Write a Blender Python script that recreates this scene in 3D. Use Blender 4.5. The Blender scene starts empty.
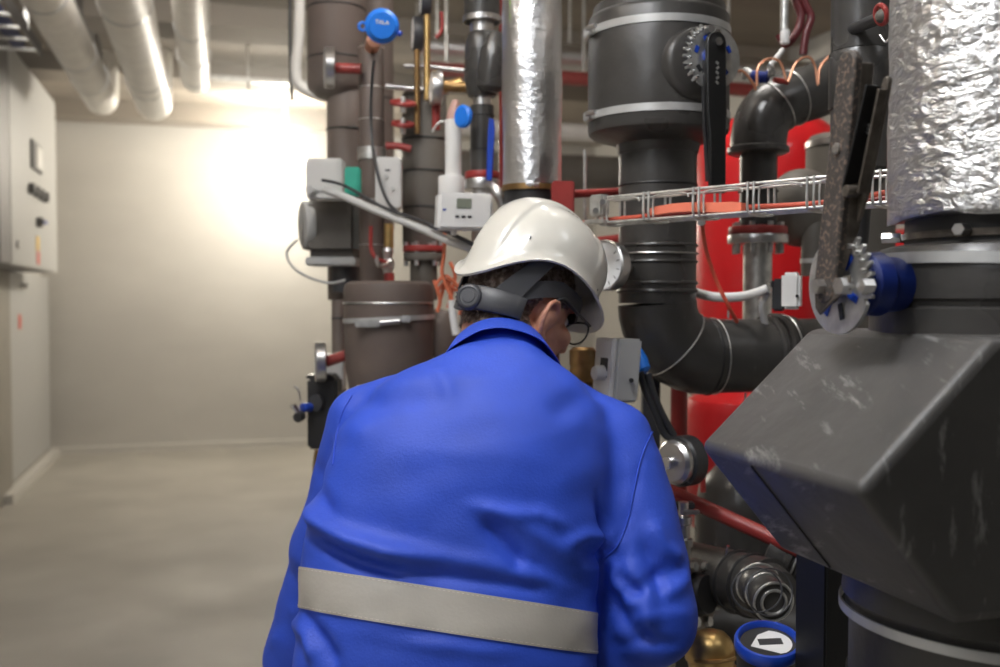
import bpy, bmesh, math, random
from mathutils import Vector, Matrix, noise
from mathutils.bvhtree import BVHTree
random.seed(7)
C = bpy.context.scene.collection
PI = math.pi
# ---------------------------------------------------------------- camera, world, light, exposure
YAW = math.radians(16.2)          # camera turned right of the room's long axis
TILT = math.radians(1.9)          # and tipped slightly down
FOC = 1000.0
EYE = 1.3
cam_d = bpy.data.cameras.new('camera'); cam_d.lens = 36.0; cam_d.sensor_width = 36.0
cam_d.clip_start = 0.02
cam_d.dof.use_dof = True; cam_d.dof.focus_distance = 1.32; cam_d.dof.aperture_fstop = 4.2
cam = bpy.data.objects.new('camera', cam_d); C.objects.link(cam)
cam.location = (0, 0, EYE); cam.rotation_euler = (PI/2 - TILT, 0, -YAW)
bpy.context.scene.camera = cam
ct, st = math.cos(TILT), math.sin(TILT)
cy, sy = math.cos(YAW), math.sin(YAW)
def V(*a): return Vector(a)
def P(px, py, v):                 # point of the working frame (u right, v ahead, z up) at distance v ahead
    x = (px-500)/FOC; y = (py-333.5)/FOC
    fv = ct - y*st; fz = -st - y*ct
    return Vector((x/fv*v, v, EYE + fz/fv*v))
def W(g):                         # working frame -> room axes
    return Vector((g[0]*cy + g[1]*sy, -g[0]*sy + g[1]*cy, g[2]))
def G(w):                         # room axes -> working frame
    return Vector((w[0]*cy - w[1]*sy, w[0]*sy + w[1]*cy, w[2]))
EX = Vector((cy, sy, 0)); EY = Vector((-sy, cy, 0)); EZ = Vector((0, 0, 1))
world = bpy.data.worlds.new('world'); bpy.context.scene.world = world; world.use_nodes = True
bgn = world.node_tree.nodes['Background']; bgn.inputs[0].default_value = (0.90, 0.88, 0.86, 1); bgn.inputs[1].default_value = 0.045
vs = bpy.context.scene.view_settings
vs.view_transform = 'Standard'; vs.look = 'None'; vs.gamma = 1; vs.exposure = 0.0; vs.use_curve_mapping = False
def area(name, g, target, sx, sy_, power, col=(1, 1, 1), spread=180):
    l = bpy.data.lights.new(name, 'AREA'); l.shape = 'RECTANGLE'; l.size = sx; l.size_y = sy_
    l.energy = power; l.color = col; l.spread = math.radians(spread)
    o = bpy.data.objects.new(name, l); C.objects.link(o)
    a = W(g); b = W(target); o.location = a
    o.rotation_euler = (b-a).to_track_quat('-Z', 'Y').to_euler()
    return o
area('key_light', (-0.52, 0.85, 2.86), (-0.02, 1.45, 1.1), 0.9, 0.5, 84, (0.95, 0.97, 1.0))
area('camera_side_light', (-1.0, -0.5, 2.5), (0.1, 1.6, 1.1), 0.7, 0.7, 8, (0.93, 0.96, 1.0))
area('right_light', (1.35, 0.85, 2.86), (0.7, 1.3, 1.5), 0.25, 0.9, 6, (0.95, 0.97, 1.0))
area('plant_light', (0.35, 2.3, 2.88), (0.9, 2.9, 1.0), 0.8, 0.3, 27, (1.0, 0.96, 0.90))
area('cluster_light', (-0.9, 1.5, 2.86), (-0.3, 2.5, 1.7), 0.6, 0.3, 32, (1.0, 0.92, 0.82))  # fill light added to lift the dark tones of the left pipes
area('hall_light', (-1.6, 4.1, 2.88), (-1.5, 5.2, 0), 1.2, 0.3, 16, (1.0, 0.95, 0.88))

# ---------------------------------------------------------------- materials
MATS = {}
def mat(name, col, rough=0.5, metal=0.0, var=0.0, vscale=8.0, bump=0.0, bscale=40.0, col2=None, spec=0.5,
        thresh=None, stretch=(1, 1, 1), detail=4, emit=None, coat=0.0, sss=0.0, rvar=0.0, trans=0.0):
    m = bpy.data.materials.new(name); m.use_nodes = True
    n = m.node_tree.nodes; l = m.node_tree.links; b = n['Principled BSDF']
    b.inputs['Base Color'].default_value = (*col, 1); b.inputs['Roughness'].default_value = rough
    b.inputs['Metallic'].default_value = metal; b.inputs['Specular IOR Level'].default_value = spec
    b.inputs['Coat Weight'].default_value = coat
    b.inputs['Transmission Weight'].default_value = trans
    if sss:
        b.inputs['Subsurface Weight'].default_value = sss; b.inputs['Subsurface Radius'].default_value = (0.01, 0.004, 0.002)
        b.inputs['Subsurface Scale'].default_value = 1.0
    tc = n.new('ShaderNodeTexCoord'); mp = n.new('ShaderNodeMapping'); mp.inputs['Scale'].default_value = stretch
    l.new(tc.outputs['Object'], mp.inputs['Vector'])
    if var or col2:
        t = n.new('ShaderNodeTexNoise'); t.inputs['Scale'].default_value = vscale; t.inputs['Detail'].default_value = detail
        l.new(mp.outputs[0], t.inputs['Vector'])
        r = n.new('ShaderNodeMix'); r.data_type = 'RGBA'
        c2 = col2 if col2 else tuple(c*(1-var) for c in col); c1 = col if col2 else tuple(min(1, c*(1+var)) for c in col)
        r.inputs['A'].default_value = (*c1, 1); r.inputs['B'].default_value = (*c2, 1)
        mr = n.new('ShaderNodeMapRange')
        lo, hi = thresh if thresh else (0.3, 0.7)
        mr.inputs['From Min'].default_value = lo; mr.inputs['From Max'].default_value = hi
        l.new(t.outputs['Fac'], mr.inputs['Value']); l.new(mr.outputs[0], r.inputs['Factor']); l.new(r.outputs['Result'], b.inputs['Base Color'])
        if rvar:
            m2 = n.new('ShaderNodeMapRange'); m2.inputs['From Min'].default_value = 0.3; m2.inputs['From Max'].default_value = 0.7
            m2.inputs['To Min'].default_value = rough-rvar; m2.inputs['To Max'].default_value = min(1, rough+rvar)
            l.new(t.outputs['Fac'], m2.inputs['Value']); l.new(m2.outputs[0], b.inputs['Roughness'])
    if bump:
        t2 = n.new('ShaderNodeTexNoise'); t2.inputs['Scale'].default_value = bscale; t2.inputs['Detail'].default_value = detail
        l.new(mp.outputs[0], t2.inputs['Vector'])
        bp = n.new('ShaderNodeBump'); bp.inputs['Strength'].default_value = bump; bp.inputs['Distance'].default_value = 0.01
        l.new(t2.outputs['Fac'], bp.inputs['Height']); l.new(bp.outputs[0], b.inputs['Normal'])
    if emit:
        b.inputs['Emission Color'].default_value = (*emit[0], 1); b.inputs['Emission Strength'].default_value = emit[1]
    MATS[name] = m
    return m
def scuffed(name, col, scratch, amount=0.62, rough=0.55):
    """dark foam insulation with fine pale scratches and dull patches"""
    m = mat(name, col, rough, var=0.25, vscale=5, bump=0.12, bscale=30, rvar=0.1)
    n = m.node_tree.nodes; l = m.node_tree.links; b = n['Principled BSDF']
    old = b.inputs['Base Color'].links[0].from_socket
    tc = n.new('ShaderNodeTexCoord'); mp = n.new('ShaderNodeMapping'); mp.inputs['Scale'].default_value = (60, 9, 14)
    mp.inputs['Rotation'].default_value = (0.5, 0.35, 0.7)
    t = n.new('ShaderNodeTexNoise'); t.inputs['Scale'].default_value = 1.0; t.inputs['Detail'].default_value = 5; t.inputs['Roughness'].default_value = 0.7
    l.new(tc.outputs['Object'], mp.inputs[0]); l.new(mp.outputs[0], t.inputs['Vector'])
    mr = n.new('ShaderNodeMapRange'); mr.inputs['From Min'].default_value = amount; mr.inputs['From Max'].default_value = amount+0.12; mr.inputs['To Max'].default_value = 0.55
    l.new(t.outputs['Fac'], mr.inputs['Value'])
    mx = n.new('ShaderNodeMix'); mx.data_type = 'RGBA'; mx.inputs['B'].default_value = (*scratch, 1)
    l.new(old, mx.inputs['A']); l.new(mr.outputs[0], mx.inputs['Factor']); l.new(mx.outputs['Result'], b.inputs['Base Color'])
    return m
def foil(name, col=(0.86, 0.86, 0.88), rough=0.22, st=0.9):
    m = bpy.data.materials.new(name); m.use_nodes = True
    n = m.node_tree.nodes; l = m.node_tree.links; b = n['Principled BSDF']
    b.inputs['Base Color'].default_value = (*col, 1); b.inputs['Metallic'].default_value = 1; b.inputs['Roughness'].default_value = rough
    tc = n.new('ShaderNodeTexCoord')
    def noi(sc, stre, det, dist, typ='n'):
        mp = n.new('ShaderNodeMapping'); mp.inputs['Scale'].default_value = stre; l.new(tc.outputs['Object'], mp.inputs[0])
        if typ == 'n':
            t = n.new('ShaderNodeTexNoise'); t.inputs['Scale'].default_value = sc; t.inputs['Detail'].default_value = det; t.inputs['Distortion'].default_value = dist
            o = t.outputs['Fac']
        else:
            t = n.new('ShaderNodeTexVoronoi'); t.inputs['Scale'].default_value = sc; t.feature = 'F1'; o = t.outputs['Distance']
        l.new(mp.outputs[0], t.inputs['Vector']); return o
    def bump(h, s, d, prev=None):
        bp = n.new('ShaderNodeBump'); bp.inputs['Strength'].default_value = s; bp.inputs['Distance'].default_value = d
        l.new(h, bp.inputs['Height'])
        if prev: l.new(prev, bp.inputs['Normal'])
        return bp.outputs[0]
    a = bump(noi(14, (1, 1, 0.7), 3, 1.6), st*0.8, 0.012)
    a = bump(noi(38, (1, 1, 2.2), 4, 2.2), st*0.9, 0.007, a)
    a = bump(noi(60, (1.2, 1.2, 1.2), 2, 0.6, 'v'), st*0.7, 0.004, a)
    a = bump(noi(150, (1, 1, 1.5), 3, 1.5), st*0.6, 0.0018, a)
    l.new(a, b.inputs['Normal'])
    MATS[name] = m; return m
def speckled(name, col, spot, scale, lo, hi, rough=0.6, metal=0.3, bump=0.2):
    return mat(name, col, rough, metal, col2=spot, vscale=scale, thresh=(lo, hi), bump=bump, bscale=scale, detail=5)
M = MATS
scuffed('black_foam', (0.048, 0.045, 0.042), (0.15, 0.14, 0.13), 0.66, 0.34)
scuffed('box_foam', (0.064, 0.060, 0.056), (0.42, 0.41, 0.39), 0.585, 0.45)
mat('black_rubber', (0.022, 0.021, 0.021), 0.45, var=0.2, bump=0.05)
mat('brown_foam', (0.14, 0.108, 0.092), 0.55, var=0.15, vscale=6, bump=0.08)
mat('grey_foam', (0.125, 0.112, 0.095), 0.6, var=0.15, vscale=6, bump=0.06)
foil('foil', (0.62, 0.61, 0.60), 0.36, 0.62); foil('foil_tight', (0.86, 0.86, 0.87), 0.28, 0.26)
mat('white_wrap', (0.80, 0.77, 0.72), 0.5, var=0.08, vscale=9, bump=0.25, bscale=22, stretch=(1, 1, 0.6))
mat('steel', (0.62, 0.61, 0.60), 0.32, 1.0, var=0.12, vscale=20, bump=0.05)
mat('bright_steel', (0.85, 0.85, 0.86), 0.2, 1.0)
mat('galvanized', (0.66, 0.655, 0.63), 0.38, 0.9, var=0.25, vscale=45)
mat('strap_grey', (0.52, 0.52, 0.51), 0.4, 0.4, var=0.2, vscale=14)
speckled('rusty_steel', (0.070, 0.060, 0.053), (0.21, 0.15, 0.115), 230, 0.52, 0.62, 0.62, 0.35)
speckled('worn_steel', (0.10, 0.085, 0.07), (0.20, 0.17, 0.14), 40, 0.45, 0.7, 0.45, 0.6)
mat('black_steel', (0.012, 0.012, 0.012), 0.38, 0.1)
mat('navy_paint', (0.006, 0.022, 0.17), 0.4)
mat('blue_plastic', (0.010, 0.055, 0.42), 0.35, coat=0.2)
mat('bright_blue', (0.015, 0.20, 0.80), 0.4)
mat('red_paint', (0.56, 0.012, 0.016), 0.30, var=0.10, vscale=3, coat=0.3)
mat('dark_red', (0.30, 0.035, 0.030), 0.4, var=0.15, vscale=20)
mat('maroon_hose', (0.13, 0.022, 0.025), 0.35)
mat('red_cable', (0.62, 0.10, 0.055), 0.5)
mat('salmon_cable', (0.85, 0.22, 0.13), 0.5)
mat('orange_wire', (0.75, 0.20, 0.10), 0.5)
mat('copper', (0.75, 0.36, 0.22), 0.35, 0.8)
mat('dull_steel', (0.30, 0.265, 0.23), 0.45, 0.6, var=0.2, vscale=25)
mat('pink_plastic', (0.55, 0.33, 0.28), 0.5)
mat('brass', (0.62, 0.42, 0.17), 0.35, 0.9, var=0.2, vscale=30)
mat('dark_brass', (0.36, 0.22, 0.09), 0.4, 0.8, var=0.3, vscale=30)
mat('white_plastic', (0.80, 0.79, 0.77), 0.42)
mat('grey_plastic', (0.48, 0.48, 0.47), 0.45)
mat('light_grey_plastic', (0.62, 0.61, 0.59), 0.45)
mat('dark_plastic', (0.03, 0.03, 0.032), 0.4)
mat('charcoal_plastic', (0.055, 0.055, 0.06), 0.42)
mat('green_plastic', (0.03, 0.38, 0.27), 0.45)
mat('lcd', (0.22, 0.24, 0.19), 0.25)
mat('glass', (0.95, 0.97, 0.98), 0.05, trans=1.0)
mat('dial_white', (0.85, 0.86, 0.86), 0.35)
mat('helmet', (0.69, 0.665, 0.60), 0.24, coat=0.4)
mat('cloth', (0.028, 0.086, 0.60), 0.60, var=0.10, vscale=11, bump=0.10, bscale=260)
mat('cloth_dark', (0.006, 0.018, 0.16), 0.8)
mat('trousers', (0.018, 0.055, 0.42), 0.75, bump=0.1, bscale=240)
mat('reflective', (0.52, 0.485, 0.43), 0.55, 0.15, var=0.05, vscale=14, bump=0.05, bscale=200)
mat('stitch', (0.70, 0.66, 0.58), 0.7)
mat('skin', (0.56, 0.27, 0.18), 0.5, var=0.10, vscale=30, bump=0.12, bscale=120, sss=0.12)
mat('hair', (0.12, 0.075, 0.055), 0.7, col2=(0.34, 0.27, 0.23), vscale=120, thresh=(0.45, 0.62), bump=0.5, bscale=170)
mat('eye_white', (0.8, 0.78, 0.75), 0.2)
mat('boot', (0.03, 0.025, 0.022), 0.5)
mat('cabinet_grey', (0.50, 0.50, 0.49), 0.45)
mat('cabinet_dark', (0.13, 0.12, 0.115), 0.5)
mat('yellow_sign', (0.85, 0.55, 0.05), 0.5)
mat('red_sign', (0.70, 0.10, 0.06), 0.5)
mat('lamp_glow', (1, 1, 1), 0.5, emit=((1.0, 0.93, 0.80), 60))
mat('lime_tape', (0.45, 0.75, 0.12), 0.5)
mat('wall_concrete', (0.58, 0.562, 0.53), 0.8, var=0.07, vscale=1.6, bump=0.06, bscale=25, stretch=(1, 1, 2.2))
mat('skirting_paint', (0.66, 0.64, 0.60), 0.7)
mat('floor_concrete', (0.43, 0.41, 0.365), 0.62, var=0.13, vscale=1.8, bump=0.04, bscale=14, rvar=0.08)
mat('ceiling_concrete', (0.30, 0.255, 0.205), 0.85, var=0.16, vscale=1.2, bump=0.1, bscale=18, stretch=(0.5, 4, 1))
mat('pillar_concrete', (0.33, 0.31, 0.27), 0.8, var=0.1, vscale=6, bump=0.1)

# ---------------------------------------------------------------- mesh builder (working frame coordinates)
def frame_of(ax):
    ax = Vector(ax).normalized()
    h = Vector((0, 0, 1)) if abs(ax.z) < 0.9 else Vector((0, 1, 0))
    a = ax.cross(h).normalized(); b = ax.cross(a).normalized()
    return a, b
class MB:
    def __init__(s): s.v = []; s.f = []
    def add(s, vs_, fs):
        k = len(s.v); s.v += [Vector(p) for p in vs_]; s.f += [tuple(i+k for i in f) for f in fs]; return s
    def box(s, c, sx, sy_, sz, ax=None, ay=None, az=None, bev=0.0):
        c = Vector(c); ax = Vector(ax or (1, 0, 0)); ay = Vector(ay or (0, 1, 0)); az = Vector(az or (0, 0, 1))
        bm = bmesh.new(); bmesh.ops.create_cube(bm, size=1)
        for p in bm.verts: p.co = Vector((p.co.x*sx, p.co.y*sy_, p.co.z*sz))
        if bev: bmesh.ops.bevel(bm, geom=bm.edges[:], offset=bev, segments=2, affect='EDGES')
        bm.verts.ensure_lookup_table()
        s.add([c + ax*p.co.x + ay*p.co.y + az*p.co.z for p in bm.verts], [[q.index for q in f.verts] for f in bm.faces])
        bm.free(); return s
    def rings(s, rings, caps=(True, True), closed=False):
        k = len(s.v); n = len(rings[0])
        for r in rings: s.v += [Vector(p) for p in r]
        m = len(rings)
        for i in range(m if closed else m-1):
            a = k+i*n; b = k+((i+1) % m)*n
            for j in range(n):
                s.f.append((a+j, a+(j+1) % n, b+(j+1) % n, b+j))
        if not closed:
            if caps[0]: s.f.append(tuple(k+j for j in reversed(range(n))))
            if caps[1]: s.f.append(tuple(k+(m-1)*n+j for j in range(n)))
        return s
    def lathe(s, p0, axis, prof, seg=40, sx=1.0, caps=(True, True), a0=None):
        """prof = [(distance along axis, radius)]"""
        ax = Vector(axis).normalized(); a, b = frame_of(ax); p0 = Vector(p0)
        return s.rings([[p0 + ax*t + (a*math.cos(2*PI*j/seg)*sx + b*math.sin(2*PI*j/seg))*max(r, 1e-5) for j in range(seg)] for t, r in prof], caps)
    def cyl(s, p0, p1, r, r1=None, seg=40, bev=0.0):
        p0 = Vector(p0); p1 = Vector(p1); L = (p1-p0).length; r1 = r if r1 is None else r1
        if bev: pr = [(0, r-bev), (bev*0.3, r-bev*0.3), (bev, r), (L-bev, r1), (L-bev*0.3, r1-bev*0.3), (L, r1-bev)]
        else: pr = [(0, r), (L, r1)]
        return s.lathe(p0, p1-p0, pr, seg)
    def vcyl(s, g, z0, z1, r, r1=None, seg=40, bev=0.0):
        return s.cyl((g[0], g[1], z0), (g[0], g[1], z1), r, r1, seg, bev)
    def tube(s, pts, r, seg=16, sub=6, smooth=True, closed=False):
        pts = [Vector(p) for p in pts]
        if smooth and len(pts) > 2: pts = catmull(pts, sub, closed)
        n = len(pts); rr = r if isinstance(r, (list, tuple)) else None
        rings = []; prev = None
        for i, p in enumerate(pts):
            if closed: t = (pts[(i+1) % n]-pts[i-1]).normalized()
            else: t = (pts[min(i+1, n-1)]-pts[max(i-1, 0)]).normalized()
            if prev is None: a, b = frame_of(t)
            else:
                a = (prev - t*prev.dot(t)).normalized(); b = t.cross(a)
            prev = a
            ra = r if not rr else rr[0] + (rr[1]-rr[0])*i/(n-1)
            rings.append([p + (a*math.cos(2*PI*j/seg) + b*math.sin(2*PI*j/seg))*ra for j in range(seg)])
        return s.rings(rings, closed=closed)
    def ring(s, c, axis, R, r, seg=40, rs=8, flat=1.0, arc=(0, 1), sx=1.0):
        ax = Vector(axis).normalized(); a, b = frame_of(ax); c = Vector(c); rings = []
        full = arc == (0, 1); n = seg if full else seg+1
        for i in range(n):
            t = 2*PI*(arc[0]+(arc[1]-arc[0])*i/seg); d = a*math.cos(t)*sx + b*math.sin(t)
            rings.append([c + d*R + d*math.cos(2*PI*j/rs)*r + ax*math.sin(2*PI*j/rs)*r*flat for j in range(rs)])
        return s.rings(rings, closed=full)
    def band(s, c, axis, R, h, t, seg=48, arc=(0, 1)):
        """flat strap round a pipe"""
        ax = Vector(axis).normalized(); a, b = frame_of(ax); c = Vector(c); rings = []
        full = arc == (0, 1); n = seg if full else seg+1
        for i in range(n):
            q = 2*PI*(arc[0]+(arc[1]-arc[0])*i/seg); d = a*math.cos(q) + b*math.sin(q)
            rings.append([c+d*R-ax*h/2, c+d*(R+t)-ax*h/2, c+d*(R+t)+ax*h/2, c+d*R+ax*h/2])
        return s.rings(rings, closed=full)
    def ball(s, c, r, seg=20, ax=None, sc=(1, 1, 1)):
        c = Vector(c)
        n = seg//2; prof = []
        rings = []
        for i in range(n+1):
            t = PI*i/n; z = -math.cos(t); q = max(math.sin(t), 1e-4)
            rings.append([(math.cos(2*PI*j/seg)*q*r*sc[0], math.sin(2*PI*j/seg)*q*r*sc[1], z*r*sc[2]) for j in range(seg)])
        A = ax or (Vector((1, 0, 0)), Vector((0, 1, 0)), Vector((0, 0, 1)))
        return s.rings([[c + A[0]*p[0] + A[1]*p[1] + A[2]*p[2] for p in r_] for r_ in rings])
    def capsule(s, p0, r0, p1, r1, seg=20):
        p0 = Vector(p0); p1 = Vector(p1); L = (p1-p0).length; n = 5; pr = []
        for i in range(n): t = PI/2*i/n; pr.append((-r0*math.cos(t), r0*math.sin(t)))
        pr.append((0, r0)); pr.append((L, r1))
        for i in range(1, n+1): t = PI/2*i/n; pr.append((L+r1*math.sin(t), r1*math.cos(t)))
        return s.lathe(p0, p1-p0, pr, seg)
    def prism(s, poly, depth):
        """poly: closed list of points; depth: extrusion vector"""
        n = len(poly); d = Vector(depth); k = len(s.v)
        s.v += [Vector(p) for p in poly] + [Vector(p)+d for p in poly]
        s.f.append(tuple(k+i for i in reversed(range(n)))); s.f.append(tuple(k+n+i for i in range(n)))
        for i in range(n): s.f.append((k+i, k+(i+1) % n, k+n+(i+1) % n, k+n+i))
        return s
def catmull(p, sub, closed=False):
    out = []; n = len(p); m = n if closed else n-1
    for i in range(m):
        if closed: a, b, c, d = p[i-1], p[i], p[(i+1) % n], p[(i+2) % n]
        else: a, b, c, d = p[max(i-1, 0)], p[i], p[i+1], p[min(i+2, n-1)]
        for k in range(sub):
            t = k/sub
            out.append(0.5*((2*b) + (c-a)*t + (2*a-5*b+4*c-d)*t*t + (3*b-a-3*c+d)*t**3))
    if not closed: out.append(p[-1])
    return out
def to_mesh(name, mb, m, base, sharp=35):
    me = bpy.data.meshes.new(name)
    me.from_pydata([p-base for p in mb.v], [], mb.f)
    bm = bmesh.new(); bm.from_mesh(me); bmesh.ops.recalc_face_normals(bm, faces=bm.faces); bm.to_mesh(me); bm.free()
    me.materials.append(M[m] if isinstance(m, str) else m)
    for p in me.polygons: p.use_smooth = True
    me.set_sharp_from_angle(angle=math.radians(sharp))
    return me
BASES = {}
def thing(name, label, cat, base, group=None):
    o = bpy.data.objects.new(name, None); C.objects.link(o); base = Vector(base)
    o.empty_display_size = 0.05
    o.location = W(base); o.rotation_euler = (0, 0, -YAW)
    o['label'] = label; o['category'] = cat
    if group: o['group'] = group
    BASES[o.name] = base
    return o
def part(name, mb, m, parent, label=None, bev=0, sharp=35):
    base = BASES[parent.name]
    o = bpy.data.objects.new(name, to_mesh(name, mb, m, base, sharp)); C.objects.link(o); o.parent = parent
    BASES[o.name] = base
    if bev:
        b = o.modifiers.new('bevel', 'BEVEL'); b.width = bev; b.segments = 2; b.limit_method = 'ANGLE'; b.angle_limit = math.radians(40)
    if label: o['label'] = label
    return o
def single(name, mb, m, label, cat, group=None, base=None, sharp=35):
    if base is None:
        base = Vector((sum(p.x for p in mb.v)/len(mb.v), sum(p.y for p in mb.v)/len(mb.v), min(p.z for p in mb.v)))
    o = bpy.data.objects.new(name, to_mesh(name, mb, m, Vector(base), sharp)); C.objects.link(o)
    o.location = W(base); o.rotation_euler = (0, 0, -YAW); BASES[o.name] = Vector(base)
    o['label'] = label; o['category'] = cat
    if group: o['group'] = group
    return o
def struct(name, mb, m, parent=None):         # room axes
    me = bpy.data.meshes.new(name); me.from_pydata([tuple(p) for p in mb.v], [], mb.f)
    bm = bmesh.new(); bm.from_mesh(me); bmesh.ops.recalc_face_normals(bm, faces=bm.faces); bm.to_mesh(me); bm.free()
    me.materials.append(M[m]); o = bpy.data.objects.new(name, me); C.objects.link(o)
    o['kind'] = 'structure'
    if parent: o.parent = parent
    return o
def remeshed(name, mb, voxel, smooth=4, fac=0.5):
    me = bpy.data.meshes.new(name); me.from_pydata([tuple(p) for p in mb.v], [], mb.f)
    bm = bmesh.new(); bm.from_mesh(me); bmesh.ops.recalc_face_normals(bm, faces=bm.faces)
    bmesh.ops.triangulate(bm, faces=[f for f in bm.faces if len(f.verts) > 4]); bm.to_mesh(me); bm.free()
    o = bpy.data.objects.new(name+'_t', me); C.objects.link(o)
    r = o.modifiers.new('r', 'REMESH'); r.mode = 'VOXEL'; r.voxel_size = voxel; r.adaptivity = 0
    if smooth:
        s_ = o.modifiers.new('s', 'SMOOTH'); s_.iterations = smooth; s_.factor = fac
    dg = bpy.context.evaluated_depsgraph_get(); dg.update()
    out = bpy.data.meshes.new_from_object(o.evaluated_get(dg))
    bpy.data.objects.remove(o); bpy.data.meshes.remove(me)
    for p in out.polygons: p.use_smooth = True
    return out
def mesh_part(name, me, m, parent, label=None):   # me in working frame coordinates
    base = BASES[parent.name]; me.name = name
    me.transform(Matrix.Translation(-base)); me.materials.clear(); me.materials.append(M[m])
    o = bpy.data.objects.new(name, me); C.objects.link(o); o.parent = parent; BASES[o.name] = base
    if label: o['label'] = label
    return o

# ---------------------------------------------------------------- the room
CE = 2.92
FLX0, FLX1, FLY0, FLY1 = -1.35, 3.6, -1.5, 9.1
struct('floor', MB().box(((FLX0+FLX1)/2-0.1, (FLY0+FLY1)/2, -0.05), FLX1-FLX0+0.4, FLY1-FLY0+0.3, 0.1), 'floor_concrete')
struct('ceiling', MB().box(((FLX0+FLX1)/2-0.1, (FLY0+FLY1)/2, CE+0.05), FLX1-FLX0+0.4, FLY1-FLY0+0.3, 0.1), 'ceiling_concrete')
struct('wall_far', MB().box(((FLX0+FLX1)/2-0.1, FLY1+0.075, CE/2), FLX1-FLX0+0.4, 0.15, CE), 'wall_concrete')
struct('wall_left', MB().box((FLX0-0.075, (FLY0+FLY1)/2, CE/2), 0.15, FLY1-FLY0, CE), 'wall_concrete')
struct('wall_right', MB().box((FLX1+0.075, (FLY0+FLY1)/2, CE/2), 0.15, FLY1-FLY0, CE), 'wall_concrete')
struct('baseboard_far', MB().box(((FLX0+FLX1)/2, FLY1-0.03, 0.03), FLX1-FLX0, 0.06, 0.06), 'skirting_paint')
struct('baseboard_left', MB().box((FLX0+0.07, 8.0, 0.03), 0.14, 2.1, 0.06), 'skirting_paint')
for i, (y, w, h) in enumerate([(8.86, 0.30, 0.14), (7.3, 0.35, 0.12), (5.9, 0.35, 0.12)]):
    struct('trim_%d' % (i+1), MB().box(((FLX0+FLX1)/2, y, CE-h/2), FLX1-FLX0, w, h), 'ceiling_concrete')
struct('wall_stub', MB().box((-1.31, 6.75, 0.745), 0.09, 1.0, 1.49), 'pillar_concrete')

# ---------------------------------------------------------------- the technician
man = thing('person', 'person in blue work jacket and white hard hat, seen from behind, bending over pipework',
            'person', P(470, 620, 1.42).xy.to_3d())
HC = P(521, 309, 1.68)                                # middle of the head
fa, fp, fr = math.radians(50), math.radians(25), math.radians(2)
HF = V(math.sin(fa)*math.cos(fp), math.cos(fa)*math.cos(fp), -math.sin(fp))
HU = V(math.sin(fa)*math.sin(fp), math.cos(fa)*math.sin(fp), math.cos(fp))
HR = HF.cross(HU)                                     # the man's right, towards the camera
HU, HR = HU*math.cos(fr)+HR*math.sin(fr), HR*math.cos(fr)-HU*math.sin(fr)
def H(f, l, u): return HC + HF*f - HR*l + HU*u        # head frame: forward, left, up
HAX = (HF, -HR, HU)
def ell(mb, c, r, ax=None): return mb.ball(c, 1.0, 28, ax, r)
NB = P(498, 372, 1.575)                               # base of the neck
SHL, SHR = P(366, 428, 1.55), P(613, 446, 1.55)       # shoulder joints
ELL, ELR = P(303, 660, 1.66), P(651, 622, 1.46)
WRL, WRR = P(400, 620, 1.80), P(655, 590, 1.68)
b = MB()
# skull and face
ell(b, H(-0.012, 0, 0.030), (0.097, 0.076, 0.094), HAX)
ell(b, H(0.030, 0, -0.030), (0.062, 0.062, 0.078), HAX)
ell(b, H(0.048, 0, -0.075), (0.044, 0.046, 0.040), HAX)
ell(b, H(0.080, 0, -0.100), (0.016, 0.022, 0.015), HAX)
ell(b, H(0.074, 0, 0.036), (0.018, 0.052, 0.013), HAX)
for s_ in (-1, 1):
    ell(b, H(0.062, s_*0.040, -0.022), (0.024, 0.024, 0.022), HAX)
    b.capsule(H(0.0, s_*0.058, -0.055), 0.017, H(0.060, s_*0.036, -0.092), 0.016, 14)
    # ear: rim, bowl and lobe
    E = lambda f, l, u: H(f*1.15-.004, s_*l, u*1.08-0.020)
    pts = [E(0.012, 0.076, -0.004), E(0.014, 0.081, 0.016), E(0.002, 0.090, 0.029), E(-0.014, 0.095, 0.024), E(-0.019, 0.095, 0.004),
           E(-0.013, 0.089, -0.016), E(-0.001, 0.082, -0.030)]
    b.tube(pts, 0.0052, 10, 4)
    ell(b, E(-0.002, 0.079, 0.004), (0.015, 0.0040, 0.026), HAX)
    ell(b, E(0.001, 0.081, -0.029), (0.009, 0.006, 0.011), HAX)
    ell(b, E(0.0, 0.074, 0.0), (0.014, 0.011, 0.024), HAX)
b.capsule(H(0.085, 0, 0.016), 0.008, H(0.113, 0, -0.022), 0.012, 14)
for s_ in (-1, 1): ell(b, H(0.100, s_*0.011, -0.026), (0.010, 0.008, 0.008), HAX)
b.capsule(H(0.090, -0.018, -0.056), 0.006, H(0.090, 0.018, -0.056), 0.006, 12)
b.capsule(H(0.088, -0.016, -0.068), 0.007, H(0.088, 0.016, -0.068), 0.007, 12)
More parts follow.
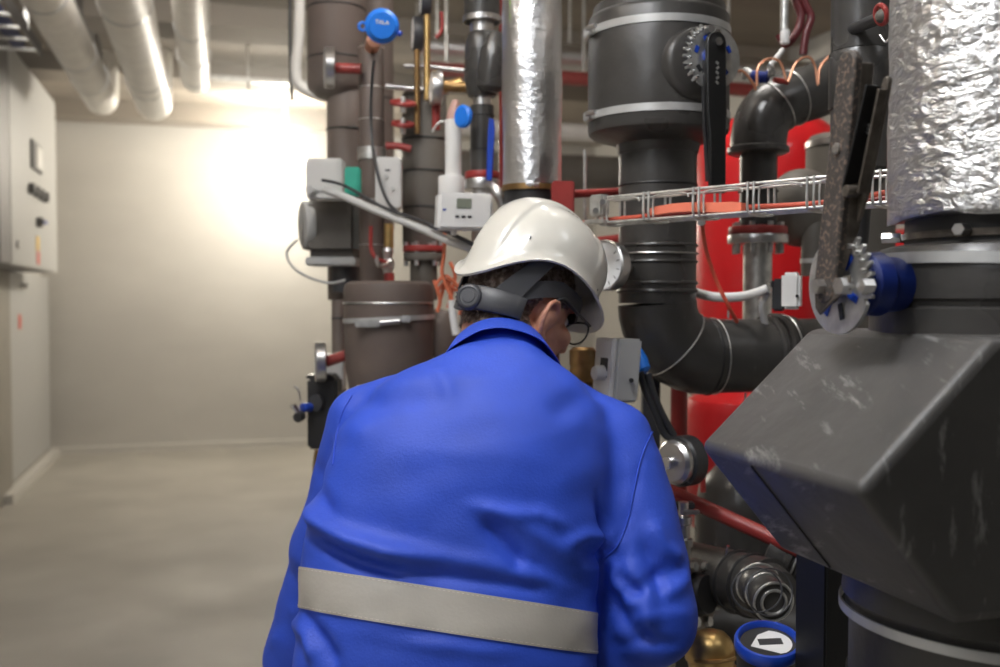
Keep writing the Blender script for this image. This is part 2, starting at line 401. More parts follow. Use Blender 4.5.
# neck and trunk
b.capsule(H(-0.035, 0, -0.040), 0.060, NB, 0.064, 24)
b.capsule(H(0.0, 0, -0.055), 0.048, NB + V(0.01, 0.02, -0.01), 0.056, 24)
PEL = P(448, 700, 1.44)
for p0, r0, p1, r1 in [(NB, 0.070, (SHL+SHR)/2 + V(0, .02, -.06), 0.105), ((SHL*0.7+SHR*0.3), 0.085, (SHL*0.3+SHR*0.7), 0.085),
                       ((SHL*0.66+SHR*0.34)+V(0, 0, -.07), 0.095, PEL+V(-.06, 0, .04), 0.10), ((SHL*0.34+SHR*0.66)+V(0, 0, -.07), 0.095, PEL+V(.06, 0, .04), 0.10),
                       (PEL+V(-.075, 0, -.02), 0.10, PEL+V(.075, 0, -.02), 0.10),
                       (SHL, 0.052, ELL, 0.040), (SHR, 0.052, ELR, 0.040), (ELL, 0.040, WRL, 0.027), (ELR, 0.040, WRR, 0.027)]:
    b.capsule(p0, r0, p1, r1, 24)
b.capsule(NB, 0.05, SHL, 0.055); b.capsule(NB, 0.05, SHR, 0.055)
HIPL, HIPR = PEL+V(-.095, 0, -.03), PEL+V(.095, 0, -.03)
ANL, ANR = V(HIPL.x-0.06, 1.38, 0.09), V(HIPR.x+0.06, 1.30, 0.09)
KNL, KNR = (HIPL+ANL)/2+V(-.01, .09, .01), (HIPR+ANR)/2+V(.01, .09, .01)
for hp, kn, an in ((HIPL, KNL, ANL), (HIPR, KNR, ANR)):
    b.capsule(hp, 0.090, kn, 0.056); b.capsule(kn, 0.055, kn*0.65+an*0.35+V(0, -.02, 0), 0.056); b.capsule(kn*0.65+an*0.35+V(0, -.02, 0), 0.056, an, 0.038)
    b.capsule(an+V(0, -.02, -.03), 0.036, an+V(0, .15, -.055), 0.028)
# hands: palm, four bent fingers, thumb from the side of the palm
def hand(mb, wr, elb, side):
    d = (wr-elb).normalized(); up = V(0, 0, 1); acr = d.cross(up).normalized()*side; nrm = acr.cross(d).normalized()*side
    if nrm.z < 0: nrm = -nrm                           # back of the hand upwards
    pc = wr + d*0.045
    mb.capsule(wr, 0.026, pc - acr*0.012, 0.022, 14); mb.capsule(wr + d*0.02 + acr*0.014, 0.019, wr + d*0.078 + acr*0.022, 0.013, 14)
    for k in (-1, 0, 1): mb.capsule(wr + d*0.02 + acr*0.012*k, 0.018, wr + d*0.080 + acr*0.019*k, 0.0125, 14)
    for k, (ln, cu) in enumerate(((0.070, 0.9), (0.080, 1.0), (0.075, 1.1), (0.058, 1.25))):
        base = wr + d*0.085 + acr*(0.030 - 0.020*k); a = 0.35*cu; q = base; r = 0.0088 - 0.0006*(k == 3)
        for j, fr_ in enumerate((0.45, 0.30, 0.25)):
            nd = d*math.cos(a) - nrm*math.sin(a); q2 = q + nd*ln*fr_
            mb.capsule(q, r, q2, r*0.92, 12); q = q2; r *= 0.92; a += 0.62*cu
    t0 = wr + d*0.028 + acr*0.024; t1 = t0 + d*0.030 + acr*0.024 - nrm*0.012; t2 = t1 + d*0.028 + acr*0.004 - nrm*0.016; t3 = t2 + d*0.020 - acr*0.006 - nrm*0.010
    mb.capsule(t0, 0.014, t1, 0.0112, 12); mb.capsule(t1, 0.0105, t2, 0.0098, 12); mb.capsule(t2, 0.0098, t3, 0.0085, 12)
hand(b, WRL, ELL, 1); hand(b, WRR, ELR, -1)
body_me = remeshed('body', b, 0.0042, 3)
# hollow the eye sockets a little
for v_ in body_me.vertices:
    for s_ in (-1, 1):
        d = (v_.co - H(0.088, s_*0.031, 0.012)).length
        if d < 0.022: v_.co -= HF*0.010*(1-(d/0.022)**2)
# hair: a clipped shell over the back and sides of the skull
def hair_mask(p):
    q = p-HC; f = q.dot(HF); l = -q.dot(HR); u = q.dot(HU)
    if u < -0.085 or u > 0.16: return False
    if f > 0.105: return False
    ear = math.hypot((f-0.0)/0.029, (u+0.020)/0.042)
    if ear < 1 and abs(l) > 0.055: return False
    if abs(l) > 0.081 : return False
    w_ = 0.003*noise.noise(p*130)
    if f < 0.0: return u > -0.072 + 0.25*max(0, f+0.055) + w_*2
    if f < 0.026: return u > -0.028 + w_
    if f < 0.045: return u > 0.016 + w_
    return u > 0.060 + w_
hb = MB(); idx = {}
vn = [v_.normal.copy() for v_ in body_me.vertices]; vc = [v_.co.copy() for v_ in body_me.vertices]
inh = [(c-HC).length < 0.2 and hair_mask(c) for c in vc]
skull_pts = []
for p_ in body_me.polygons:
    if all(inh[i] for i in p_.vertices):
        f_ = []
        for i in p_.vertices:
            if i not in idx:
                idx[i] = len(hb.v); k = 0.0022 + 0.0016*noise.noise(vc[i]*210)
                hb.v.append(vc[i] + vn[i]*k)
            f_.append(idx[i])
        hb.f.append(tuple(f_)); skull_pts.append((p_.center.copy(), p_.normal.copy()))
rh = random.Random(3)
for _ in range(9000):
    c, n_ = skull_pts[rh.randrange(len(skull_pts))]
    c = c + Vector((rh.uniform(-1, 1), rh.uniform(-1, 1), rh.uniform(-1, 1)))*0.002
    dd = (n_ - HU*rh.uniform(0.6, 1.4) - HF*0.3 + Vector((rh.uniform(-1, 1), rh.uniform(-1, 1), rh.uniform(-1, 1)))*0.5).normalized()
    sd = dd.cross(n_).normalized()*0.00045; k = len(hb.v); L = rh.uniform(0.004, 0.008)
    hb.v += [c+n_*0.002-sd, c+n_*0.002+sd, c+n_*0.002+dd*L]; hb.f.append((k, k+1, k+2))
mesh_part('body', body_me, 'skin', man)
part('hair', hb, 'hair', man, 'short clipped brown hair turning grey')
for s_ in (-1, 1): part('eye', MB().ball(H(0.069, s_*0.030, 0.010), 0.0105, 16), 'eye_white', man)

# --- jacket
tl = math.radians(24)
def sec(px, py, v, hw, hd, tilt=tl, roll=0.0, n=44, ex=2.4, c=None):
    c = P(px, py, v) if c is None else c
    a = V(math.cos(roll), 0, -math.sin(roll)); bb = V(0, math.cos(tilt), -math.sin(tilt)*1.0)
    out = []
    for j in range(n):
        t = 2*PI*j/n; x = math.cos(t); y = math.sin(t)
        x = math.copysign(abs(x)**(2/ex), x); y = math.copysign(abs(y)**(2/ex), y)
        out.append(c + a*hw*x + bb*hd*y)
    return out
torso = MB()
TS = [sec(440, 745, 1.44, .225, .150, 0.25, .10), sec(446, 690, 1.43, .222, .150, 0.30, .11), sec(449, 638, 1.44, .218, .142, 0.36, .12),
      sec(450, 585, 1.46, .217, .138, 0.40, .12), sec(458, 530, 1.48, .222, .142, 0.42, .10), sec(470, 480, 1.50, .216, .142, 0.42, .08),
      sec(480, 440, 1.525, .205, .132, 0.45, .06), sec(487, 408, 1.545, .180, .118, 0.5, .05), sec(492, 386, 1.56, .140, .100, 0.5, .05),
      sec(496, 368, 1.575, .095, .085, 0.5, .04), sec(499, 355, 1.585, .066, .068, 0.5, .04)]
torso.rings(TS)
jk = MB(); jk.v = list(torso.v); jk.f = list(torso.f)
NBK = P(497, 366, 1.57)
for sh, el, wr in ((SHL, ELL, WRL), (SHR, ELR, WRR)):
    side = 1 if sh is SHR else -1
    jk.capsule(NBK + V(side*.03, 0, -.035), 0.055, sh + V(0, 0, .006), 0.063, 26)
    jk.capsule(sh + V(-side*.004, 0, .004), 0.067, sh*0.55+el*0.45 + V(side*.006, 0, 0), 0.071 if side > 0 else 0.056, 26)
    jk.capsule(sh*0.55+el*0.45 + V(side*.006, 0, 0), 0.071 if side > 0 else 0.056, el + V(side*.004, 0, .004), 0.066, 26)
    jk.capsule(el, 0.068, wr, 0.050, 26)
    jk.capsule(sh + V(-side*.04, .0, -.03), 0.085, sh*0.5+el*0.5 + V(-side*(.06 if side > 0 else -.005), .0, 0), 0.07, 26)
jk.capsule(P(622, 560, 1.51), 0.055, P(624, 650, 1.49), 0.058, 26); jk.capsule(P(640, 640, 1.48), 0.055, P(648, 600, 1.46), 0.06)
jm = remeshed('jacket', jk, 0.0055, 22, 0.6)
tm = remeshed('torso_only', torso, 0.008, 6, 0.6)
def seg_d(p, a, b_):
    ab = b_-a; t = max(0, min(1, (p-a).dot(ab)/ab.length_squared)); return (p-(a+ab*t)).length, t
def surf_v(px, py, bv):
    o = V(0, 0, EYE); d = (P(px, py, 1)-o).normalized(); h = bv.ray_cast(o, d, 5)
    return h[0] if h[0] else P(px, py, 1.45)
jb = BVHTree.FromPolygons([v_.co for v_ in jm.vertices], [tuple(p.vertices) for p in jm.polygons])
# creases of the cloth: polyline, half width, height (positive = ridge, negative = valley), where they run on the back
FOLDS = [
    ([(302, 507), (325, 524), (352, 541), (385, 553), (430, 562)], .013, .014), ([(306, 530), (330, 548), (360, 561), (400, 572)], .009, -.011),
    ([(345, 530), (400, 548), (470, 562), (540, 575), (595, 588)], .012, .005), ([(380, 566), (450, 577), (530, 588), (596, 600)], .008, -.005),
    ([(470, 506), (500, 513), (540, 515), (566, 526)], .010, .0055), ([(480, 518), (497, 536), (515, 556), (520, 572)], .012, -.008),
    ([(500, 512), (530, 530), (560, 552), (596, 566)], .012, .005), ([(520, 560), (555, 576), (596, 588)], .010, -.005),
    ([(560, 545), (585, 536), (610, 538)], .010, .007), ([(575, 560), (600, 556), (622, 556)], .009, -.007),
    ([(598, 500), (604, 530), (604, 560), (599, 600)], .010, -.010),
    ([(650, 428), (641, 460), (634, 500), (622, 535), (600, 556)], .004, -.0016),
    ([(610, 565), (624, 590), (640, 610)], .011, .008), ([(604, 590), (625, 622), (655, 645)], .012, -.008),
    ([(690, 560), (672, 574), (655, 580)], .012, -.005), ([(694, 572), (678, 588), (660, 596)], .012, .004),
    ([(650, 520), (664, 548), (684, 562)], .012, .006), ([(640, 540), (655, 570), (664, 600)], .010, -.006), ([(625, 560), (645, 590), (650, 630)], .012, .007),
    ([(292, 612), (306, 632), (316, 664)], .012, .008), ([(302, 612), (322, 640), (338, 668)], .012, -.008), ([(350, 622), (420, 640), (520, 650)], .012, .005),
    ([(330, 618), (400, 634), (480, 643), (580, 652)], .009, -.004),
    ([(318, 470), (322, 500), (335, 520)], .014, -.006), ([(345, 392), (380, 404), (430, 398)], .018, -.004), ([(600, 392), (570, 404), (550, 420)], .018, -.004),
    ([(420, 352), (440, 372), (452, 400)], .010, .003), ([(330, 440), (350, 430), (372, 440)], .02, .004),
    ([(612, 600), (640, 590), (672, 560)], .009, -.0045), ([(618, 628), (650, 618), (690, 612)], .011, .004), ([(612, 645), (645, 640), (680, 645)], .009, -.005), ([(600, 570), (622, 578), (650, 600)], .008, -.005),
    ([(285, 575), (277, 600), (272, 640)], .012, .006), ([(268, 600), (262, 640)], .01, -.006),
]
FS = []
for pl, w_, h_ in FOLDS:
    FS.append(([surf_v(x, y, jb) for x, y in pl], w_, h_))
def displace(me, amt=1.0):
    nn = [v_.normal.copy() for v_ in me.vertices]
    for v_, n_ in zip(me.vertices, nn):
        p = v_.co; d = 0.0
        for pl, w_, h_ in FS:
            if (p-pl[len(pl)//2]).length > 0.34: continue
            best = 9; bt = 0; m_ = len(pl)-1
            for i in range(m_):
                q, t = seg_d(p, pl[i], pl[i+1])
                if q < best: best = q; bt = (i+t)/m_
            if best < w_*3:
                taper = min(1, min(bt, 1-bt)*4+0.25)
                d += h_*math.exp(-(best/w_)**2)*taper
        d += 0.0035*noise.noise(p*7.0) + 0.0018*noise.noise(V(p.x*16, p.y*16, p.z*24))
        v_.co = p + n_*d*amt*1.5
displace(jm); displace(tm)
sm = bpy.data.objects.new('tmp', jm); C.objects.link(sm); s_ = sm.modifiers.new('s', 'SMOOTH'); s_.iterations = 2; s_.factor = 0.5
dg = bpy.context.evaluated_depsgraph_get(); jm = bpy.data.meshes.new_from_object(sm.evaluated_get(dg)); bpy.data.objects.remove(sm)
jb2 = BVHTree.FromPolygons([v_.co for v_ in jm.vertices], [tuple(p.vertices) for p in jm.polygons])
jacket = mesh_part('jacket', jm, 'cloth', man)
# --- collar: stand-up band with the leaf folded over it
def collar():
    mb = MB(); ax = (H(-0.03, 0, -0.06)-NB).normalized(); rt = HR*0.35 + V(1, 0, 0)*0.65; rt = (rt-ax*rt.dot(ax)).normalized(); fw = ax.cross(rt)
    if fw.y < 0: fw = -fw
    c = NB + ax*0.001 + V(.002, 0, 0); seg = 64; rings = []
    prof = [(0.079, -0.012), (0.077, 0.006), (0.074, 0.030), (0.073, 0.042), (0.076, 0.047), (0.081, 0.046), (0.087, 0.034), (0.094, 0.016), (0.101, -0.001), (0.102, -0.004),
            (0.099, -0.003), (0.089, 0.014), (0.082, 0.030), (0.078, 0.026), (0.082, 0.004), (0.084, -0.012)]
    for j in range(seg):
        t = -PI/2 + (2*PI)*(j/(seg-1))*0.94 + 0.06*PI        # open at the throat (fw side)
        t = PI/2 + 0.10 + (2*PI-0.2)*j/(seg-1)
        d = rt*math.cos(t)*1.02 + fw*math.sin(t)*0.95
        back = max(0, -math.sin(t))                        # at the nape
        wob = 0.0022*math.sin(3*t+0.5) + 0.0015*math.sin(7*t)
        ring_ = []
        for r, z in prof:
            out = max(0, (r-0.079)/0.022)
            ring_.append(c + d*((r+wob*out)*.94) + ax*(z*(0.92+0.12*back) - 0.006*(1-back)*out + 0.002*math.sin(4*t)*out))
        rings.append(ring_)
    mb.rings(rings); return mb
col_o = part('collar', collar(), 'cloth', jacket, sharp=60)
col_o.modifiers.new('sub', 'SUBSURF').levels = 1
# --- reflective strip sewn round the waist
tb = BVHTree.FromPolygons([v_.co for v_ in tm.vertices], [tuple(p.vertices) for p in tm.polygons])
def on_torso(t, k):
    """t = angle round the waist from the back, k = 0 lower edge .. 1 upper edge"""
    c0 = P(450, 610, 1.46); roll = 0.155; a = V(math.cos(roll), 0, -math.sin(roll)); bb = V(0, math.cos(0.30), -math.sin(0.30)); up = bb.cross(a); up = -up if up.z < 0 else up
    c = c0 + up*((k-0.5)*0.056)
    d = a*math.sin(t) - bb*math.cos(t)
    h = tb.ray_cast(c, d, 1.0)
    q = h[0] if h[0] else c + d*0.2
    # follow the jacket when it lies further out
    h2 = jb2.ray_cast(q + d*0.03, -d, 0.06)
    if h2[0] and (h2[0]-q).length < 0.008: q = h2[0]
    return q + d*0.0022, d
def strip(k0, k1, off, m_, name, nk=6, dash=None, lab=None):
    mb = MB(); N = 300; rings = []
    for i in range(N):
        t = -PI + 2*PI*i/N; ring_ = []
        cols = [on_torso(t, k0+(k1-k0)*j/nk) for j in range(nk+1)]
        top = [q + d*off for q, d in cols]; bot = [q - d*0.004 for q, d in cols]
        rings.append(top + bot[::-1])
    if dash:
        for i in range(0, N-1, dash):
            mb.rings([rings[i], rings[i+1]])
    else: mb.rings(rings, closed=True)
    return part(name, mb, m_, jacket, lab, sharp=60)
strip(0, 1, 0, 'reflective', 'reflective_strip', lab='beige grey reflective waist strip')
strip(0.045, 0.058, 0.0006, 'stitch', 'stitching', 1, 2)
strip(0.942, 0.955, 0.0006, 'stitch', 'stitching', 1, 2)
# --- seam where the right sleeve is set in
def seam_line(pl, r=0.0011, lift=0.0010):
    o = V(0, 0, EYE); out = []
    pts = catmull([P(x, y, 1) for x, y in pl], 6)
    for p_ in pts:
        d = (p_-o).normalized(); h = jb2.ray_cast(o, d, 5)
        if h[0]: out.append(h[0] + h[1]*lift)
    return MB().tube(out, r, 8, smooth=False)
part('sleeve_seam', seam_line([(655, 427), (648, 440), (640, 462), (634, 490), (628, 520), (618, 545), (602, 560)]), 'cloth', jacket)
part('sleeve_seam', seam_line([(352, 396), (343, 412), (337, 435), (333, 465)]), 'cloth', jacket)
# --- trousers and boots
tr = MB()
tr.capsule(PEL+V(-.08, 0, -.02), 0.128, PEL+V(.08, 0, -.02), 0.128, 26)
for hp, kn, an in ((HIPL, KNL, ANL), (HIPR, KNR, ANR)):
    tr.capsule(hp, 0.116, kn, 0.086, 26); tr.capsule(kn, 0.086, an+V(0, 0, .03), 0.072, 26)
trm = remeshed('trousers', tr, 0.011, 6)
for v_, n_ in zip(trm.vertices, [v_.normal.copy() for v_ in trm.vertices]): v_.co += n_*0.006*noise.noise(V(v_.co.x*9, v_.co.y*9, v_.co.z*16))
mesh_part('trousers', trm, 'trousers', man)
for an in (ANL, ANR):
    bt = MB(); bt.capsule(an+V(0, 0, .06), 0.056, an+V(0, -.01, -.03), 0.052); bt.capsule(an+V(0, -.02, -.04), 0.050, an+V(0, .17, -.05), 0.042)
    bt.box(an+V(0, .065, -.078), 0.098, 0.29, 0.022, bev=.008)
    bm_ = remeshed('boot', bt, 0.007, 4)
    for v_ in bm_.vertices: v_.co.z = max(v_.co.z, 0.001)
    mesh_part('boot', bm_, 'boot', man)

# --- hard hat, in the head frame tipped a little
def helmet():
    N, R_ = 200, 64; outer = []
    hx, hy, hz = 0.118, 0.108, 0.101; z0 = 0.079
    cx = 0.003
    for i in range(R_+1):
        s_ = i/R_                                       # 0 crown .. 1 rim
        ring_ = []
        for j in range(N):
            t = 2*PI*j/N; x = math.cos(t); y = math.sin(t)
            a = s_*PI/2
            rr = math.sin(a)**0.86; zz = max(0.0, math.cos(a))**0.80
            f = x*hx*rr; l = y*hy*rr; u = zz*hz
            # raised ridge along the crown and a flat to each side of it
            nn_ = Vector((f/hx**2, l/hy**2, max(u, 0.0)/hz**2)).normalized() if s_ > 0 else Vector((0, 0, 1))
            rid = 1/(1+math.exp((abs(l)-0.034-0.010*zz)/0.0018)); e_ = 0.0055*rid*min(1, (1.02-s_)*9)
            q_ = (abs(l)-0.034)/0.06; e_ += 0.0030/(1+math.exp(-(f-0.030)/0.0018))*(1 if abs(l) > 0.03 else 0)*min(1, (1.02-s_)*6)*min(1, s_*1.4)*(1-rid)
            f += nn_.x*e_; l += nn_.y*e_; u += nn_.z*e_
            ring_.append((f, l, u))
        outer.append(ring_)
    # rim: drops at the back and front, arches over the ears, then a lip and the peak
    def rim(t): 
        x = math.cos(t); y = math.sin(t)
        return -0.080*max(0, -x)**3.0 - 0.004*max(0, x)**2 + 0.002*(abs(y)**3)
    rings = []
    for i, ring_ in enumerate(outer):
        s_ = i/R_; out = []
        for j, (f, l, u) in enumerate(ring_):
            t = 2*PI*j/N; out.append((f, l, u + rim(t)*(s_**5)))
        rings.append(out)
    last = rings[-1]
    for k, (e, dz) in enumerate(((0.003, -0.012), (0.006, -0.018), (0.0095, -0.020))):
        out = []
        for j, (f, l, u) in enumerate(last):
            t = 2*PI*j/N; x = math.cos(t); pk = max(0, (x-0.45)/0.55)**0.8*0.024*(k+1)/3
            r = math.hypot(f, l); sc = (r + e + pk)/r
            out.append((f*sc, l*sc, u + dz - pk*0.55))
        rings.append(out)
    th = 0.0030
    edge = rings[-1]; inner = []
    for ring_ in reversed(rings):
        out = []
        for (f, l, u) in ring_:
            r = math.hypot(f, l); sc = max(0.0, (r-th)/r) if r > 1e-6 else 1
            out.append((f*sc, l*sc, u-th*(0.6 if r > 0.11 else 1.0)))
        inner.append(out)
    allr = rings + inner
    # tip about the left-right axis
    tip = math.radians(8); ca, sa = math.cos(tip), math.sin(tip)
    def T(p):
        f, l, u = p; f2 = f*ca + u*sa; u2 = -f*sa + u*ca
        return H(f2+cx, l, u2+z0)
    mb = MB(); mb.rings([[T(p) for p in r_] for r_ in allr])
    return mb, T, (hx, hy, hz)
hm, HT, (hx, hy, hz) = helmet()
hat = part('hard_hat', hm, 'helmet', man, 'off-white hard hat with a short peak', sharp=50)
def shell_pt(f, l, off=0.0):
    q = 1-(f/hx)**2-(l/hy)**2; r = math.sqrt(max(0, 1-q)); a = math.asin(min(1, r)); u = math.cos(a)**0.86*hz
    n_ = Vector((f/hx**2, l/hy**2, u/hz**2)).normalized(); return HT((f+n_.x*off, l+n_.y*off, u+n_.z*off)), (HT(n_)-HT((0, 0, 0)))
for i in range(7):
    for sgn in (-1, 1):
        p_, n_ = shell_pt(-0.034+i*0.010, sgn*0.052, 0.0034)
        part('vent_hole', MB().cyl(p_-n_*0.006, p_+n_*0.0006, 0.0017, seg=12), 'dark_plastic', hat)
for t in (-2.45, -1.05, 2.45, 1.05):
    f, l = hx*math.cos(t)*0.995, hy*math.sin(t)*0.995
    a = Vector((math.cos(t)/hx, math.sin(t)/hy, 0)).normalized()
    p_ = HT((f, l, -0.004)); n_ = HT(a)-HT((0, 0, 0))
    part('strap_slot', MB().box(p_+n_*0.0012, 0.0018, 0.004, 0.0045, ax=n_.cross(HU).normalized(), ay=n_, az=HU), 'dark_plastic', hat)
# headband with its ratchet wheel at the nape, and the straps that carry it
def band_pt(t, u, r_off=0.0):
    return H(-0.006 + (0.101+r_off)*math.cos(t), (0.081+r_off)*math.sin(t), u)
hbnd = MB(); rings = []
for j in range(97):
    t = 2*PI*j/96; x = math.cos(t)
    u0 = 0.030 - 0.066*max(0, -x)**1.3; hh = 0.014 + 0.004*max(0, -x)
    if abs(math.sin(t)) > 0.7: u0 += 0.004
    rings.append([band_pt(t, u0-hh, 0.004), band_pt(t, u0+hh, 0.004), band_pt(t, u0+hh, 0.007), band_pt(t, u0-hh, 0.007)])
hbnd.rings(rings[:-1], closed=True)
hb_o = part('headband', hbnd, 'charcoal_plastic', man)
for s_ in (-1, 1):
    st_ = MB(); rr_ = []
    for k in range(9):
        q = k/8; t = PI - s_*(0.75 + 0.45*q); u = -0.012 + 0.085*q
        wd = 0.022 - 0.008*q
        c_ = band_pt(t, u, 0.008 + 0.006*q); tg = (band_pt(t+0.1, u, 0.008)-band_pt(t-0.1, u, 0.008)).normalized(); n_ = tg.cross(HU).normalized()
        rr_.append([c_-tg*wd-n_*0.0014, c_+tg*wd-n_*0.0014, c_+tg*wd+n_*0.0014, c_-tg*wd+n_*0.0014])
    st_.rings(rr_); part('suspension_strap', st_, 'charcoal_plastic', hb_o)
RA = H(-0.116, 0, -0.026)                                # ratchet at the nape
AX = (-HF*0.92+HR*0.39).normalized()
hous = MB(); rr_ = []
for k in range(15):
    t = PI + (0.02 + 1.05*k/14)*1.0; wd = 0.0195 - 0.004*abs(k/14-0.35)**1.5
    c_ = band_pt(t, -0.034 + 0.008*k/14, 0.0155); tg = (band_pt(t+0.1, -0.026)-band_pt(t-0.1, -0.026)).normalized(); n_ = tg.cross(HU).normalized()
    n_ = n_ if n_.dot(c_-HC) > 0 else -n_
    th = 0.0065 if 0 < k < 14 else 0.003
    rr_.append([c_-HU*wd-n_*th, c_+HU*wd-n_*th, c_+HU*wd*1.0+n_*th*0.6, c_+HU*wd*0.8+n_*th, c_-HU*wd*0.8+n_*th, c_-HU*wd+n_*th*0.6])
hous.rings(rr_); ho = part('ratchet_housing', hous, 'charcoal_plastic', hb_o, sharp=50)
RC = band_pt(PI+0.24, -0.036, 0.019); RN = (RC-H(-0.006, 0, -0.026)).normalized(); RN = (RN*0.85+HR*0.45).normalized()
kn = MB(); kn.lathe(RC, RN, [(0, 0.0205), (0.007, 0.0210), (0.010, 0.0202), (0.0118, 0.0180), (0.0122, 0.0150), (0.0108, 0.0143), (0.0108, 0.0105), (0.0120, 0.0100), (0.0122, 0.0001)], 40)
ka, kb = frame_of(RN)
for j in range(20):
    t = 2*PI*j/20; kn.box(RC+RN*0.0045+(ka*math.cos(t)+kb*math.sin(t))*0.0212, 0.002, 0.002, 0.007, ax=ka*math.cos(t)+kb*math.sin(t), ay=RN.cross(ka*math.cos(t)+kb*math.sin(t)), az=RN)
part('ratchet_knob', kn, 'charcoal_plastic', hb_o, sharp=40)
# spectacles
for_g = part('spectacles', MB().tube([H(0.108, -0.008, 0.008), H(0.113, 0, 0.011), H(0.108, 0.008, 0.008)], 0.0016, 8), 'dark_plastic', man, 'dark thin-framed spectacles')
for s_ in (-1, 1): part('temple', MB().tube([H(-0.014, s_*0.082, 0.000), H(0.004, s_*0.090, 0.024), H(0.05, s_*0.081, 0.019), H(0.100, s_*0.066, 0.017)], 0.0025, 10, 5), 'dark_plastic', for_g)
for s_ in (-1, 1):
    lr = MB(); c_ = H(0.108, s_*0.035, 0.004)
    lr.tube([c_ - HR*(-0.029*math.cos(t)) + HU*0.020*math.copysign(abs(math.sin(t))**0.8, math.sin(t)) - HF*0.006*abs(math.cos(t)) for t in [2*PI*k/20 for k in range(20)]], 0.0017, 8, 2, closed=True)
    part('rim', lr, 'dark_plastic', for_g)
    ln = MB(); ln.lathe(c_-HF*0.0035, HF, [(0, 0.0265), (0.001, 0.0265)], 30); part('lens', ln, 'glass', for_g)

# ---------------------------------------------------------------- near pipe on the right: foil duct, collar, boxed insulation
C0 = V(0.525, 1.04, 0)
def c0(z, X=0, Y=0): return V(C0.x, C0.y, z) + EX*X + EY*Y
fd = MB(); rings = []; zb, ztop = 1.383, CE-0.001
def wrinkle(p, a):
    return a*(noise.noise(p*9)*1.0 + 0.6*noise.noise(p*23) + 0.35*abs(noise.noise(p*47)))
NS, NZ = 150, 260
for i in range(NZ+1):
    z = zb + (ztop-zb)*(i/NZ); r_ = []
    for j in range(NS):
        t = 2*PI*j/NS; d = V(math.cos(t), math.sin(t), 0); base = C0 + d*0.113; q = V(base.x, base.y, z)
        k = 0.0025*noise.noise(q*6) + 0.0011*noise.noise(V(q.x*20, q.y*20, q.z*45)) + 0.0009*abs(noise.noise(V(q.x*50, q.y*50, q.z*80))) + 0.0008*noise.noise(V(q.x*7, q.y*7, q.z*90)) + (0.0022 if math.sin(t*3+.4) > 0 else 0)*min(1, 6*abs(math.sin(t*3+.4)))
        zz = z + (0.008*noise.noise(V(q.x*18, q.y*18, 5)) if i == 0 else 0)
        r_.append(V(base.x, base.y, zz) + d*k)
    rings.append(r_)
inner = [V(C0.x, C0.y, p.z+0.001) + (V(p.x, p.y, 0)-C0)*0.93 for p in rings[0]]
fd.rings([inner] + rings)
duct = thing('insulated_pipe', 'wide pipe wrapped in crinkled silver foil, nearest of all, at the right edge', 'pipe', V(C0.x, C0.y, 1.28))
part('foil_wrap', fd, 'foil', duct, 'crinkled silver foil', sharp=180)
part('inner_pipe', MB().vcyl(C0, 1.352, 1.44, 0.098, seg=48), 'black_rubber', duct)
part('clamp', MB().band(c0(1.366), (0, 0, 1), 0.099, 0.007, 0.003), 'worn_steel', duct)
for a in (2.6, 3.9): part('clamp_screw', MB().cyl(V(C0.x+.103*math.cos(a), C0.y+.103*math.sin(a), 1.368), V(C0.x+.122*math.cos(a), C0.y+.122*math.sin(a), 1.368), .006, seg=6), 'steel', duct)
box = thing('valve_insulation_box', 'large dark foam box with pointed sides around a valve on the right', 'insulation box', V(C0.x, C0.y, 1.02))
hexp = [(-.135, 1.268), (.135, 1.268), (.274, 1.139), (.170, 1.016), (-.170, 1.016), (-.274, 1.139)]
me_box = MB(); L_ = 0.1425; CS = .0075
me_box.prism([c0(z, X, -L_+CS) for X, z in hexp], EY*2*L_)
bo = part('shell', me_box, 'box_foam', box, sharp=30); bo.modifiers.new('b', 'BEVEL').width = 0.010; bo.modifiers['b'].segments = 4
seam = MB(); sx = 0
part('seam', MB().box((c0(1.139, -.274, .045)+c0(1.016, -.170, .045))/2, 0.145, 0.0035, 0.003, ax=(c0(1.016, -.170)-c0(1.139, -.274)).normalized(), ay=EY, az=(c0(1.016, -.170)-c0(1.139, -.274)).normalized().cross(EY)), 'black_rubber', box)
part('upper_collar', MB().lathe(c0(1.262), (0, 0, 1), [(0, .133), (.030, .133), (.033, .129), (.037, .129), (.040, .134), (.066, .134), (.080, .131), (.092, .122), (.096, .105)], 72), 'black_foam', box)
part('strap', MB().band(c0(1.334), EZ+V(-.0, -.0, 0)+EX*.06, .1345, .011, .0022, 72), 'strap_grey', box)
part('lower_collar', MB().lathe(c0(1.018), (0, 0, -1), [(0, .155), (.030, .158), (.036, .154), (.05, .154), (.056, .150), (.12, .150)], 72), 'black_foam', box)
part('strap', MB().band(c0(0.978)+V(0, 0, -.004), EZ, .1585, .010, .0022, 72), 'strap_grey', box)
part('strap', MB().band(c0(0.90)+V(0, 0, -.004), EZ, .1505, .008, .002, 72), 'black_rubber', box)
single('pipe_riser', MB().vcyl(C0, 0.001, 0.899, .148, seg=64), 'black_rubber', 'thick black pipe coming up from the floor under the foam box', 'pipe')
single('steel_post', MB().box((P(833, 560, 1.36).x, 1.36, 0.495), .072, .072, .986, ax=EX, ay=EY, bev=.003), 'black_steel', 'black square upright post behind the foam box, bottom right', 'post')

